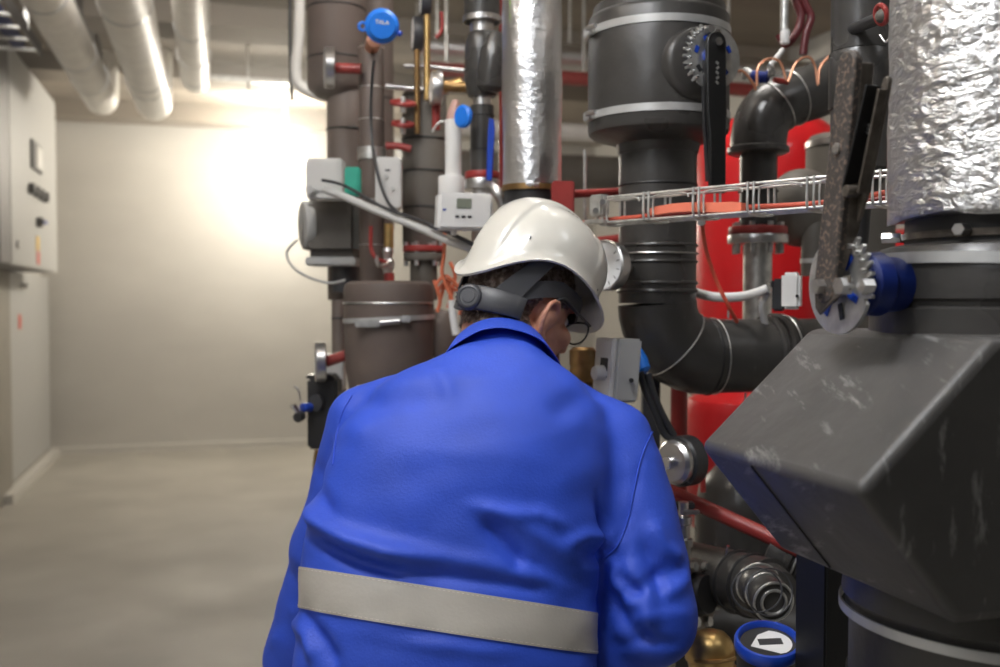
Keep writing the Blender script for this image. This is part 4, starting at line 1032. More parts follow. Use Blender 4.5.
single('post', MB().box((P(652, 400, 2.0).x, 2.02, P(650, 410, 2.0).z), .035, .03, .20, bev=.002), 'charcoal_plastic', 'dark upright bracket behind the two black cables', 'bracket')
single('pipe', MB().vcyl(P(679, 400, 2.15), .002, P(679, 384, 2.15).z, .018, seg=24), 'dark_red', 'dark red upright pipe left of the low red vessel', 'pipe')
# pump motor: black drum with a clear front
mo = P(682, 461, 1.78); mn = V(-.80, -.60, 0).normalized()
mt = thing('valve_actuator', 'round black actuator drum with clear front, right of the blue sleeve', 'actuator', mo)
part('drum', MB().lathe(mo-mn*.022, mn, [(0, .040), (.003, .0455), (.030, .0455), (.034, .042)], 48), 'dark_plastic', mt)
part('front', MB().lathe(mo+mn*.012, mn, [(0, .040), (.010, .040), (.016, .034), (.018, .02)], 40), 'steel', mt, 'clear and silver front')
part('front_knob', MB().lathe(mo+mn*.030, mn, [(0, .012), (.010, .011), (.011, .005)], 20), 'bright_steel', mt)
part('screw', MB().cyl(P(688, 480, 1.76), P(688, 480, 1.752), .004, seg=10), 'steel', mt)
# long red diagonal pipe
ra_, rb_ = P(640, 478, 1.93), P(812, 556, 1.72)
single('red_pipe', MB().cyl(ra_, rb_, .0135, seg=24), 'dark_red', 'red pipe sloping down to the right behind the sleeve and the foam box', 'pipe')
single('red_rod', MB().cyl(P(703, 492, 1.98), P(703, 468, 1.98), .006, seg=12), 'dark_red', 'thin red rod standing above the sloping red pipe', 'rod')
single('vessel', MB().lathe(P(742, 560, 2.22), (0, 0, 1), [(0, .08), (.02, .105), (.11, .105), (.17, .095), (.21, .06), (.222, .02)], 48), 'black_foam', 'round dark insulated valve body behind the sloping red pipe', 'valve body')
# chrome drain valve under it
cv = thing('drain_valve', 'small chrome ball valve between the sleeve and the lower dark pipe', 'valve', P(684, 562, 1.75))
part('valve_body', MB().lathe(P(683, 564, 1.75), EZ, [(0, .013), (.03, .013), (.032, .017), (.045, .017), (.048, .012), (.07, .012), (.073, .016), (.085, .016), (.087, .009), (.11, .009)], 24), 'steel', cv)
part('handle', MB().box(P(691, 512, 1.74), .030, .010, .008, bev=.002), 'steel', cv)
part('bracket', MB().box(P(680, 505, 1.77), .05, .02, .012, bev=.002), 'dark_plastic', cv)
# lower dark pipe
lp0, lp1 = P(676, 566, 1.98), P(770, 590, 1.72)
lo = thing('insulated_pipe', 'dark insulated pipe lying low at right with a bright pin in it', 'pipe', P(720, 600, 1.85))
part('pipe_section', MB().cyl(lp0, lp1, .054, seg=44), 'black_foam', lo)
part('pipe_section', MB().cyl(lp1, lp1+(lp1-lp0).normalized()*.030, .047, .036, seg=32), 'black_foam', lo)
part('pin', MB().cyl(P(724, 566, 1.80), P(728, 546, 1.79), .0028, seg=10), 'bright_steel', lo)
dl = (lp1-lp0).normalized()
for k, (dx, R_) in enumerate(((.20, .056), (.24, .056))):
    part('coupling_ring', MB().ring(lp0+dl*dx, dl, R_-.002, .004, 44, 8), 'black_rubber', lo)
ft = thing('pipe_fitting', 'ribbed dark coupling with bright rings at the end of the lower dark pipe', 'pipe fitting', P(778, 620, 1.62))
fa_, fn = P(770, 598, 1.60), V(.10, -.98, -.12).normalized()
part('sleeve', MB().lathe(fa_-fn*.07, fn, [(0, .032), (.02, .036), (.04, .036), (.045, .030), (.07, .030), (.072, .034), (.082, .034), (.085, .025)], 40), 'black_foam', ft)
for t_, r_ in ((.015, .036), (.045, .031), (.085, .032)): part('ring', MB().ring(fa_+fn*(t_-.07), fn, r_, .0022, 40, 8), 'galvanized', ft)
part('inner_ring', MB().ring(fa_+fn*.017, fn, .020, .0025, 32, 8), 'galvanized', ft)
f2 = thing('pipe_fitting', 'dark ribbed coupling up against the black post, above the lower dark pipe', 'pipe fitting', P(786, 565, 1.75))
part('sleeve', MB().lathe(P(768, 548, 1.78), (.9, -.3, -.35), [(0, .030), (.03, .032), (.034, .036), (.042, .036), (.045, .031), (.055, .031), (.058, .036), (.066, .036), (.07, .028)], 36), 'black_foam', f2)
part('ring', MB().ring(P(768, 548, 1.78)+V(.9, -.3, -.35).normalized()*.05, (.9, -.3, -.35), .032, .002, 36, 8), 'galvanized', f2)
for k, (c_, R_, tl2) in enumerate(((P(757, 590, 1.57), .034, .2), (P(770, 592, 1.555), .036, .5))):
    single('wire_loop', MB().ring(c_, V(tl2, -1, .3), R_, .0013, 40, 6, sx=1.25), 'charcoal_plastic', 'thin dark wire coiled loosely around the ribbed coupling', 'wire', 'wire coils at the ribbed coupling')
fg = thing('pipe_flange', 'big grey-brown bolted flange beside the elbow of the blue sleeve', 'flange', P(700, 620, 1.68))
fo, fnn = P(694, 594, 1.80), V(.72, -.66, .18).normalized()
part('flange_disc', MB().cyl(fo-fnn*.010, fo+fnn*.010, .064, seg=44, bev=.004), 'dull_steel', fg)
part('hub', MB().lathe(fo+fnn*.010, fnn, [(0, .040), (.012, .036), (.02, .034)], 32), 'black_rubber', fg)
fa1, fb1 = frame_of(fnn)
for k in range(8):
    t = 2*PI*k/8+.2; q = fo+(fa1*math.cos(t)+fb1*math.sin(t))*.052; part('bolt', MB().cyl(q+fnn*.008, q+fnn*.020, .0095, seg=6), 'galvanized', fg)
bb_ = thing('brass_valve', 'large round brass valve body at the bottom, left of the blue-rimmed cap', 'valve', P(716, 680, 1.60))
part('valve_body', MB().lathe(P(716, 700, 1.62), V(-.12, .1, 1), [(0, .034), (.02, .040), (.05, .042), (.055, .037), (.066, .038), (.070, .041), (.085, .041), (.098, .036), (.108, .028), (.114, .012)], 36), 'brass', bb_)
part('rib', MB().ring(P(716, 655, 1.62), V(-.12, .1, 1), .0415, .003, 32, 8), 'dark_brass', bb_)
# meter with blue rim
wm = P(768, 640, 1.42); wn = V(-.05, -.28, 1).normalized()
me_ = thing('water_meter', 'dark round meter with a blue rim and a white label, bottom right', 'meter', P(768, 690, 1.42))
part('body', MB().lathe(wm-wn*.11, wn, [(0, .034), (.02, .042), (.10, .044), (.105, .040)], 44), 'black_rubber', me_)
part('rim', MB().lathe(wm-wn*.016, wn, [(0, .0455), (.004, .0475), (.014, .0475), (.0185, .0455), (.0195, .042), (.017, .040), (.010, .0385), (.010, .001)], 56), 'blue_plastic', me_, 'blue rim')
wx = V(1, 0, 0); wx = (wx-wn*wx.dot(wn)).normalized(); wy = wn.cross(wx)
lbp = []
for k in range(17): t = -PI*.30 + PI*.72*k/16; lbp.append(wm-wn*.0055+wx*.034*math.cos(t)+wy*.030*math.sin(t))
part('label', MB().prism([wm-wn*.0055+wx*-.026-wy*.006, wm-wn*.0055+wx*.012-wy*.026] + lbp + [wm-wn*.0055+wx*-.010+wy*.020], wn*.0010), 'white_plastic', me_, 'white label')
part('label_bar', MB().box(wm-wn*.0042+wx*.004+wy*.002, .034, .014, .0008, ax=wx, ay=wy, az=wn), 'dark_plastic', me_)

lw_ = thing('insulated_pipe', 'low dark pipe added to fill the pale gap behind the brass valve', 'pipe', V(P(760, 0, 2.12).x, 2.12, .002))  # added pipe on stands, darkens the bright gap at the lower right
part('pipe_section', MB().cyl(P(668, 632, 2.12), P(850, 640, 2.12), .105, seg=40), 'black_foam', lw_)
for x in (700, 830): part('stand', MB().vcyl(P(x, 0, 2.12), .002, P(x, 660, 2.12).z, .025, seg=20), 'charcoal_plastic', lw_)

# ---------------------------------------------------------------- slim foil pipe and red frame above the hat
gf = P(532, 100, 2.12); RF = .0293*2.12
fp_ = thing('insulated_pipe', 'tall slim foil-wrapped silver pipe rising above the hard hat', 'pipe', V(gf.x, gf.y, 1.5))
rings = []; z0_, z1_ = P(532, 187, 2.05).z, CE-.001
for i in range(181):
    z = z0_+(z1_-z0_)*i/180; r_ = []
    for j in range(96):
        t = 2*PI*j/96; d = V(math.cos(t), math.sin(t), 0); q = V(gf.x+d.x*RF, gf.y+d.y*RF, z)
        r_.append(q + d*(.0022*noise.noise(V(q.x*22, q.y*22, q.z*12)) + .0010*abs(noise.noise(q*55)) + .002*noise.noise(V(t*1.0, z*3, 4))))
    rings.append(r_)
part('foil_wrap', MB().rings(rings), 'foil_tight', fp_, 'silver foil', sharp=180)
part('lower_pipe', MB().vcyl(gf, .002, z0_, RF-.003, seg=40), 'black_rubber', fp_)
part('clamp', MB().band(V(gf.x, gf.y, z0_+.004), EZ, RF-.002, .012, .004, 48), 'dark_brass', fp_)
part('tape', MB().box(P(510.5, 22, 2.08), .004, .003, .10, bev=.001), 'lime_tape', fp_, 'bright green strip')
fr_ = thing('support_frame', 'red square steel bracket above the hard hat', 'bracket', P(563, 260, 2.02))
part('post', MB().box((P(563, 0, 2.02).x, 2.02, (P(563, 182, 2.02).z+P(563, 330, 2.02).z)/2), .045, .045, P(563, 182, 2.02).z-P(563, 330, 2.02).z, bev=.003), 'dark_red', fr_)
part('cross_bar', MB().cyl(P(572, 194, 2.04), P(640, 191, 2.12), .0085, seg=16), 'dark_red', fr_)
part('lower_bar', MB().cyl(P(572, 247, 2.03), P(625, 240, 2.12), .014, seg=16), 'dark_red', fr_)
single('red_pipe', MB().cyl(P(585, 222, 2.1), P(585, 150, 2.1), .004, seg=10), 'galvanized', 'thin grey rod right of the red bracket', 'rod')

# black coupling assembly left of the foil pipe
gk = P(482, 60, 2.25)
ka_ = thing('insulated_valve', 'black insulated upright valve with a blue lever, left of the slim foil pipe', 'valve', V(gk.x, gk.y, P(482, 190, 2.25).z))
kz = lambda y: P(482, y, 2.25).z
part('upper_sleeve', MB().vcyl(gk, kz(17), CE-.001, .040, seg=36), 'black_foam', ka_)
part('clamp', MB().band(V(gk.x, gk.y, kz(20)), EZ, .0405, .012, .003, 36), 'steel', ka_)
part('neck', MB().vcyl(gk, kz(34), kz(17), .027, seg=30), 'steel', ka_)
part('valve_body', MB().lathe(V(gk.x, gk.y, kz(97)), EZ, [(0, .030), (.01, .034), (.04, .040), (.09, .039), (.12, .037), (kz(36)-kz(97), .033), (kz(33)-kz(97), .028)], 36), 'black_foam', ka_)
part('side_bulge', MB().lathe(P(490, 92, 2.22), V(.10, -.05, 1), [(0, .018), (.01, .030), (.05, .034), (.09, .030), (.13, .014)], 28), 'black_foam', ka_)
part('neck', MB().vcyl(gk, kz(106), kz(97), .020, seg=30), 'steel', ka_)
part('lower_sleeve', MB().vcyl(gk, kz(171), kz(106), .0265, seg=36), 'black_foam', ka_)
for y in (116, 150): part('joint_ring', MB().ring(V(gk.x, gk.y, kz(y)), EZ, .027, .0018, 36, 8), 'black_rubber', ka_)
part('blue_lever', MB().prism([P(489, 118, 2.18), P(494, 119, 2.18), P(495, 130, 2.18), P(492, 181, 2.18), P(486, 180, 2.18), P(488, 130, 2.18)], V(0, .010, 0)), 'blue_plastic', ka_, 'blue lever', bev=.002)
part('blue_handle', MB().lathe(P(466, 117, 2.19), V(-.7, -.7, 0), [(0, .010), (.003, .024), (.012, .025), (.016, .020)], 28), 'bright_blue', ka_, 'bright blue round handle')
f3 = thing('pipe_flange', 'red ring flange on the pipe behind the white display unit', 'flange', V(gk.x, gk.y, kz(200)))
part('red_ring', MB().vcyl(gk, kz(179), kz(172), .039, seg=36, bev=.002), 'dark_red', f3)
part('flange_disc', MB().vcyl(gk, kz(190), kz(179.3), .040, seg=36, bev=.003), 'steel', f3)
part('elbow_fitting', MB().tube([P(489, 186, 2.2), P(497, 192, 2.18), P(503, 205, 2.18), P(505, 225, 2.18)], .012, 14), 'steel', f3)
part('pipe_stub', MB().vcyl(gk, .9, kz(190), .024, seg=24), 'steel', f3)
single('pipe', MB().vcyl(P(503, 0, 2.40), 1.5, CE-.001, .010, seg=16), 'dark_red', 'thin dark red pipe just behind the left edge of the slim foil pipe', 'pipe')
wp = thing('white_pipe', 'white plastic pipe with a pinkish tapered end, left of the insulated valve', 'pipe', P(455, 205, 2.3))
part('pipe_section', MB().vcyl(P(453, 0, 2.3), P(453, 185, 2.3).z, P(453, 120, 2.3).z, .019, seg=24), 'white_plastic', wp)
part('wide_end', MB().vcyl(P(451, 0, 2.3), P(453, 205, 2.3).z, P(453, 176, 2.3).z, .030, seg=24, bev=.004), 'white_plastic', wp)
part('taper', MB().lathe(P(454, 120, 2.3), (.08, 0, 1), [(0, .018), (.02, .016), (.045, .007)], 20), 'pink_plastic', wp)
du = thing('display_unit', 'white wall controller with a small grey screen, left of the hard hat', 'controller', P(464, 233, 2.15))
dx_ = V(.97, .24, 0).normalized(); dy_ = V(-.24, .97, 0).normalized(); dzz = V(.035, 0, 1).normalized()
dc = P(463.5, 212, 2.15)
part('housing', MB().box(dc, .118, .045, .078, ax=dx_, ay=dy_, az=dzz, bev=.005), 'white_plastic', du)
part('screen', MB().box(dc-dy_*.023-dx_*.004+dzz*.016, .032, .003, .021, ax=dx_, ay=dy_, az=dzz, bev=.001), 'lcd', du)
for k in range(3): part('button', MB().box(dc-dy_*.023+dx_*(-.018+.0135*k)-dzz*.012, .0085, .004, .005, ax=dx_, ay=dy_, az=dzz, bev=.001), 'dark_plastic', du)
part('mark', MB().box(dc-dy_*.0229-dx_*.046+dzz*.002, .007, .0012, .004, ax=dx_, ay=dy_, az=dzz), 'blue_plastic', du)
part('cable_gland', MB().cyl(dc-dzz*.038-dx_*.02, dc-dzz*.050-dx_*.02, .006, seg=12), 'white_plastic', du)

# ---------------------------------------------------------------- left cluster
def vpipe(px, v, y0, y1, wpx, m, label, rings_=(), cat='pipe', name='insulated_pipe', top=None, rm='black_rubber', rr=.0025):
    g = P(px, 0, v); R = wpx/2*v/FOC; zb_ = P(px, y1, v).z if y1 is not None else .002; zt_ = P(px, y0, v).z if y0 is not None else CE-.001
    t_ = thing(name, label, cat, V(g.x, g.y, zb_))
    part('pipe_section', MB().vcyl(g, zb_, zt_, R, seg=40, bev=.002), m, t_)
    for y in rings_: part('joint_ring', MB().ring(V(g.x, g.y, P(px, y, v).z), EZ, R, rr, 40, 8), rm, t_)
    return t_, g, R
vA = 2.75
t1, g1, R1 = vpipe(336, vA, None, 86, 57, 'brown_foam', 'widest brown insulated pipe in the upper left cluster, left of the blue cap', (10, 60))
part('bottom_rim', MB().lathe(V(g1.x, g1.y, P(336, 86, vA).z), -EZ, [(0, R1), (.012, R1*.96), (.03, R1*.7), (.035, R1*.5)], 40), 'brown_foam', t1)
vpipe(345, vA, 90, 300, 37, 'brown_foam', 'brown pipe continuing down below the widest brown pipe', (130, 172), rr=.003)
t3, g3_, R3 = vpipe(371, 2.55, 45, 284, 25, 'brown_foam', 'slim brown pipe below the blue round cap', (48, 88, 120, 150, 200, 245), rm='galvanized', rr=.0012)
part('sleeve', MB().vcyl(g3_, P(371, 160, 2.55).z, P(371, 148, 2.55).z, R3+.004, seg=32), 'galvanized', t3)
vpipe(372, 3.1, None, 230, 42, 'brown_foam', 'brown pipe behind the slim pipe with the blue cap', (100,))
tg_, g4, R4 = vpipe(424, 2.6, 96, 246, 44, 'grey_foam', 'grey-brown insulated pipe in the middle of the left cluster', (140, 172, 208), rr=.0028)
part('lid', MB().lathe(V(g4.x, g4.y, P(424, 96, 2.6).z), EZ, [(0, R4), (.01, R4*.9), (.02, R4*.4)], 36), 'grey_foam', tg_)
# blue cap with a lug
bc_ = P(382, 26, 2.40); bn = V(.15, -.97, -.18).normalized()
cp = thing('blue_cap', 'bright blue round screw cap with a lug, upper left', 'cap', bc_)
part('cap', MB().lathe(bc_-bn*.02, bn, [(0, .030), (.004, .038), (.016, .0405), (.022, .0405), (.026, .036), (.028, .034), (.038, .033), (.041, .030)], 48), 'bright_blue', cp)
part('lug', MB().ring(bc_+V(-.046, 0, -.001), bn, .009, .0035, 20, 8), 'bright_blue', cp)
part('lug', MB().ball(bc_+V(.042, 0, -.018), .007, 12), 'blue_plastic', cp)
part('neck', MB().cyl(P(374, 40, 2.47), P(371, 50, 2.55), .018, seg=20), 'copper', cp)
# raised white lettering on the cap
ux = V(1, .15, -.06); ux = (ux-bn*ux.dot(bn)).normalized(); uz = ux.cross(bn); uz = -uz if uz.z < 0 else uz
lc = bc_+bn*.0215+uz*.007
def stroke(x0, y0, x1, y1):
    a = lc+ux*x0+uz*y0; b_ = lc+ux*x1+uz*y1; d_ = (b_-a)
    return part('lettering', MB().box((a+b_)/2, d_.length+.0015, .0022, .0010, ax=d_.normalized(), ay=bn.cross(d_.normalized()), az=bn), 'white_plastic', cp)
hh = .0036
for x, kind in ((-.0125, 'T'), (-.0045, 'A'), (.0035, 'L'), (.0115, 'A')):
    w_ = .0028
    if kind == 'T': stroke(x-w_, hh, x+w_, hh); stroke(x, hh, x, -hh)
    if kind == 'L': stroke(x-w_, hh, x-w_, -hh); stroke(x-w_, -hh, x+w_, -hh)
    if kind == 'A': stroke(x-w_, -hh, x, hh); stroke(x, hh, x+w_, -hh); stroke(x-w_*.5, -.0008, x+w_*.5, -.0008)
# thermometers seen edge on
def dial(px, py, v, r_px, lab, stub=None, stubm='dark_red', n_=V(-.98, -.2, 0), body='steel'):
    c = P(px, py, v); n_ = n_.normalized(); R = r_px*v/FOC
    t_ = thing('dial_thermometer', lab, 'thermometer', c)
    part('case', MB().lathe(c-n_*.014, n_, [(0, R*.9), (.003, R), (.022, R), (.026, R*.94), (.026, R*.90), (.024, R*.88)], 44), body, t_)
    part('dial', MB().lathe(c+n_*.0105, n_, [(0, R*.87), (.001, R*.87)], 36), 'dial_white', t_)
    if stub: part('stem', MB().cyl(c-n_*.014, P(stub[0], stub[1], v), .013, seg=16), stubm, t_)
    return t_
dial(329, 68, 2.50, 20, 'edge-on steel dial thermometer with a dark red stem at the widest brown pipe', (361, 69))
dial(320, 362, 2.35, 20, 'edge-on steel dial thermometer left of the strapped brown drum', (346, 355))
dial(436, 88, 2.45, 17, 'edge-on grey dial thermometer between the brass pipes and the insulated valve', (462, 82), 'brass')
dial(417, 34, 2.55, 17, 'dark edge-on dial right of the blue cap', None, body='charcoal_plastic')
dial(425, 2, 2.5, 13, 'small dark dial at the top edge above the brass pipe', None, body='charcoal_plastic')
# brass pipes, red handles
def bpipe(pts, r, m, lab, v=2.5, name='pipe', cat='pipe', grp=None):
    return single(name, MB().tube([P(x, y, v) for x, y in pts], r, 16, 5, smooth=len(pts) > 2), m, lab, cat, grp)
bpipe([(427, 10), (427, 40), (427, 76), (427, 100)], .008, 'brass', 'upright brass pipe below the top-edge dark dial', 2.5)
bpipe([(417, 50), (417, 92), (417, 134)], .007, 'dark_brass', 'upright brass pipe below the dark dial beside the blue cap', 2.52)
bpipe([(386, 86), (405, 88), (430, 90), (450, 92)], .008, 'steel', 'steel cross pipe joining the brass pipes', 2.54)
bpipe([(404, 66), (430, 67), (464, 71)], .006, 'steel', 'thin steel cross pipe above the edge-on grey thermometer', 2.56)
bpipe([(444, 85), (456, 87), (468, 87)], .012, 'dark_brass', 'short brass pipe stub reaching the insulated valve', 2.42)
for (x, y, s_, lab) in ((403, 103, .028, 'red valve handwheel, upper of the two below the steel cross pipe'), (403, 124, .024, 'red valve handwheel, lower of the two below the steel cross pipe')):
    hw = thing('valve_handwheel', lab, 'handwheel', P(x, y, 2.5))
    part('wheel', MB().ring(P(x, y, 2.5), V(.1, -.35, 1), s_, .006, 32, 8), 'dark_red', hw)
    part('spoke', MB().cyl(P(x, y, 2.5)-V(s_, 0, 0), P(x, y, 2.5)+V(s_, 0, 0), .004, seg=8), 'dark_red', hw)
    part('spindle', MB().cyl(P(x, y-6, 2.5), P(x, y+10, 2.5), .007, seg=12), 'galvanized', hw)
bpipe([(386, 146), (398, 146), (411, 149)], .009, 'dark_red', 'dark red short pipe above the grey switch box', 2.5)
bpipe([(436, 106), (436, 118), (436, 130)], .010, 'dark_red', 'red valve sleeve under the edge-on grey thermometer', 2.48)
bpipe([(432, 132), (440, 122), (450, 124), (456, 132)], .003, 'galvanized', 'thin bent wire between the red valve sleeve and the white pipe', 2.45, 'wire', 'wire')
bpipe([(441, 12), (442, 24), (441, 32), (436, 38)], .005, 'dark_red', 'short red lever near the top, right of the brass pipes', 2.5, 'lever_handle', 'handle')
bpipe([(290, -120), (290, 30), (292, 100)], .006, 'dark_plastic', 'dark thin hanging rod in front of the glowing lamp', 3.2, 'rod', 'rod')
bpipe([(300, -235), (300, -60), (299, 30), (296, 66), (300, 86), (322, 96), (330, 96)], .016, 'white_wrap', 'pale bent pipe left of the widest brown pipe', 3.0)
# boxes
def ebox(px, py, v, w, h, d, m, name, lab, cat, extra=None):
    c = P(px, py, v); t_ = thing(name, lab, cat, c-V(0, 0, h/2))
    part('housing', MB().box(c, w, d, h, bev=.004), m, t_)
    if extra: extra(c, t_, d)
    return t_
def sx1(c, t_, d):
    for dx, dz_ in ((-.004, .045), (.012, .015)): part('knob', MB().cyl(c+V(dx, -d/2, dz_-.03), c+V(dx, -d/2-.006, dz_-.03), .005, seg=14), 'grey_plastic', t_)
    part('label_strip', MB().box(c+V(0, -d/2-.0008, .030), .012, .002, .004), 'dark_plastic', t_)
ebox(389, 184, 2.45, .062, .125, .05, 'light_grey_plastic', 'switch_box', 'pale grey upright switch box left of the grey-brown insulated pipe', 'switch box', sx1)
ebox(326, 180, 2.50, .088, .100, .06, 'light_grey_plastic', 'junction_box', 'pale grey junction box beside the green terminal block', 'junction box',
     lambda c, t_, d: [part('cable_gland', MB().cyl(c+V(-.03, -d/2, -.03), c+V(-.03, -d/2-.03, -.03), .010, seg=14), 'grey_plastic', t_), part('cover', MB().box(c+V(0, -d/2-.002, .005), .070, .006, .075, bev=.002), 'light_grey_plastic', t_)])
ebox(353, 182, 2.44, .038, .070, .03, 'green_plastic', 'terminal_block', 'turquoise green terminal block above the white conduit', 'terminal block',
     lambda c, t_, d: part('cover', MB().box(c+V(0, -d/2-.001, 0), .028, .004, .05, bev=.001), 'green_plastic', t_))
pm = thing('pump_motor', 'big grey pump motor in the left cluster beside the glowing lamp', 'pump motor', P(332, 268, 2.62))
part('motor_body', MB().box(P(334, 228, 2.64), .150, .13, .155, bev=.02), 'grey_foam', pm)
part('bottom_flange', MB().box(P(334, 262, 2.64), .130, .12, .022, bev=.004), 'grey_plastic', pm)
part('side_cover', MB().cyl(P(312, 225, 2.62), P(302, 225, 2.61), .062, seg=32, bev=.006), 'grey_plastic', pm)
part('shaft', MB().vcyl(P(345, 280, 2.66), P(345, 292, 2.66).z, P(345, 264, 2.66).z, .035, seg=20), 'charcoal_plastic', pm)
single('conduit', MB().tube([P(324, 189, 2.40), P(345, 197, 2.38), P(380, 212, 2.33), P(420, 228, 2.28), P(452, 242, 2.22), P(475, 250, 2.20)], .0095, 14, 6), 'light_grey_plastic', 'pale conduit sloping down to the right from the junction box', 'conduit')
single('cable', MB().tube([P(322, 180, 2.38), P(345, 186, 2.36), P(385, 208, 2.31), P(425, 222, 2.26), P(475, 246, 2.18)], .0038, 10, 6), 'dark_plastic', 'dark brown cable sloping just above the pale conduit', 'cable')
single('cable', MB().tube([P(430, 226, 2.24), P(450, 233, 2.2), P(485, 250, 2.15)], .0042, 10, 6), 'charcoal_plastic', 'grey cable under the white display unit', 'cable')
single('cable', MB().tube([P(374, 60, 2.44), P(371, 100, 2.46), P(372, 140, 2.46), P(378, 175, 2.38), P(388, 202, 2.33), P(400, 214, 2.3)], .0038, 10, 6), 'dark_plastic', 'black cable hanging down the slim brown pipe from the blue cap', 'cable')
single('cable', MB().tube([P(297, 240, 2.55), P(287, 252, 2.52), P(292, 266, 2.5), P(308, 277, 2.48), P(330, 283, 2.48), P(345, 280, 2.5)], .0034, 10, 6), 'grey_plastic', 'thin grey cable looping below the pump motor', 'cable')
# ball valve with red handle
vb = thing('ball_valve', 'brass and chrome ball valve with a red lever in front of the slim brown pipe', 'valve', P(388, 282, 2.42))
part('brass_pipe', MB().vcyl(P(388, 0, 2.42), P(388, 248, 2.42).z, P(388, 224, 2.42).z, .0115, seg=20), 'brass', vb)
part('valve_body', MB().lathe(P(388, 274, 2.42), EZ, [(0, .011), (.01, .012), (.012, .015), (.03, .016), (.036, .011), (.05, .012), (.054, .015), (.064, .012)], 24), 'steel', vb)
part('red_sleeve', MB().vcyl(P(388, 0, 2.42), P(388, 284, 2.42).z, P(388, 273, 2.42).z, .013, seg=20), 'dark_red', vb)
part('lever', MB().tube([P(386, 262, 2.40), P(376, 258, 2.38), P(371, 248, 2.38), P(371, 226, 2.38)], .0048, 10, 5), 'dark_red', vb, 'red lever')
part('lever_link', MB().tube([P(388, 264, 2.40), P(379, 266, 2.38), P(376, 256, 2.38)], .005, 10, 4), 'steel', vb)
# strapped drum
gd_ = P(389, 300, 2.35); Rd = .045*2.35; zd = lambda y: P(389, y, 2.3).z
dr = thing('insulated_drum', 'brown insulated drum with a grey clamp strap, left of the hard hat', 'insulated drum', V(gd_.x, gd_.y, zd(420)))
part('drum_body', MB().lathe(V(gd_.x, gd_.y, zd(420)), EZ, [(0, Rd*.72), (.05, Rd*.86), (.12, Rd*.97), (zd(300)-zd(420), Rd), (zd(289)-zd(420), Rd), (zd(284)-zd(420), Rd*.97), (zd(281)-zd(420), Rd*.85)], 56), 'brown_foam', dr)
part('joint_ring', MB().ring(V(gd_.x, gd_.y, zd(303)), EZ, Rd, .0025, 56, 8), 'galvanized', dr)
st_ = part('strap', MB().band(V(gd_.x, gd_.y, zd(319)), EZ+V(-.05, 0, 0), Rd, .011, .0025, 56), 'strap_grey', dr)
part('buckle', MB().box(P(368, 323, 2.24), .058, .012, .020, bev=.003), 'galvanized', st_)
part('buckle_screw', MB().cyl(P(380, 323, 2.235), P(400, 321, 2.24), .007, seg=12), 'steel', st_)
part('buckle', MB().box(P(406, 319, 2.245), .020, .010, .016, bev=.002), 'galvanized', st_)
part('cone', MB().lathe(P(433, 354, 2.42), V(.25, -.1, 1), [(0, .052), (.06, .050), (.10, .030), (.11, .018)], 36), 'brown_foam', dr)
vpipe(389, 2.35, 421, None, 58, 'brown_foam', 'brown pipe carrying the strapped drum, going down behind the blue jacket')
f4 = thing('pipe_flange', 'rusty red bolted flange above the strapped drum', 'flange', P(423, 285, 2.5))
g5 = P(423, 0, 2.5)
part('red_ring', MB().vcyl(g5, P(423, 252, 2.5).z, P(423, 246, 2.5).z, .052, seg=36, bev=.002), 'dark_red', f4)
part('flange_disc', MB().vcyl(g5, P(423, 261, 2.5).z, P(423, 253, 2.5).z, .050, seg=36, bev=.002), 'grey_foam', f4)
part('neck', MB().vcyl(g5, P(423, 300, 2.5).z, P(423, 260, 2.5).z, .034, seg=32), 'grey_foam', f4)
for k in range(6):
    t = 2*PI*k/6+.2; q = V(g5.x+.044*math.cos(t), g5.y+.044*math.sin(t), 0)
    part('bolt', MB().vcyl(q, P(423, 266, 2.5).z, P(423, 242, 2.5).z, .006, seg=6), 'steel', f4)
# bundle of orange wires
for k, pts in enumerate(([(445, 230), (444, 255), (442, 272), (446, 285), (452, 300), (456, 325)], [(436, 285), (444, 276), (454, 282), (462, 296), (460, 315)],
                         [(438, 290), (448, 280), (450, 295), (452, 318), (458, 330)], [(440, 300), (446, 284), (456, 290), (464, 280), (474, 284)], [(434, 280), (440, 300), (437, 312)],
                         [(450, 262), (455, 275), (452, 292), (448, 308)])):
    single('wire', MB().tube([P(x, y, 2.28+.012*k) for x, y in pts], .0042, 8, 5), 'orange_wire', 'orange wire in the tangled bundle left of the hard hat', 'wire', 'tangled orange wires')
single('wire_sleeve', MB().tube([P(452, 300, 2.25), P(453, 315, 2.25), P(456, 335, 2.25)], .009, 12), 'white_plastic', 'clear white sleeve hanging from the orange wires', 'sleeve')
# lower left bits
vpipe(337, 2.62, 300, None, 14, 'brown_foam', 'narrow dark pipe at the left side of the strapped drum', (318,))
ebox(334, 372, 2.48, .052, .090, .05, 'light_grey_plastic', 'actuator_box', 'pale grey box left of the strapped drum, next to the edge-on thermometer', 'actuator', lambda c, t_, d: part('foot', MB().cyl(c-V(0, 0, .045), c-V(0, 0, .06), .018, seg=16), 'grey_plastic', t_))
bk = thing('filter_housing', 'upright black filter housing at the left shoulder of the blue jacket', 'filter', P(323, 450, 2.4))
part('body', MB().box(P(325, 412, 2.42), .072, .08, .17, bev=.006), 'black_rubber', bk)
part('lid', MB().box(P(322, 376, 2.42), .066, .07, .010, bev=.003), 'dark_plastic', bk)
part('side_disc', MB().cyl(P(318, 403, 2.38), P(315, 403, 2.37), .020, seg=24), 'charcoal_plastic', bk)
pv = thing('ball_valve', 'small steel valve with a blue grip sticking out left of the black filter housing', 'valve', P(300, 420, 2.34))
part('grip', MB().cyl(P(311, 407, 2.36), P(302, 408, 2.34), .011, seg=16, bev=.002), 'blue_plastic', pv, 'blue grip')
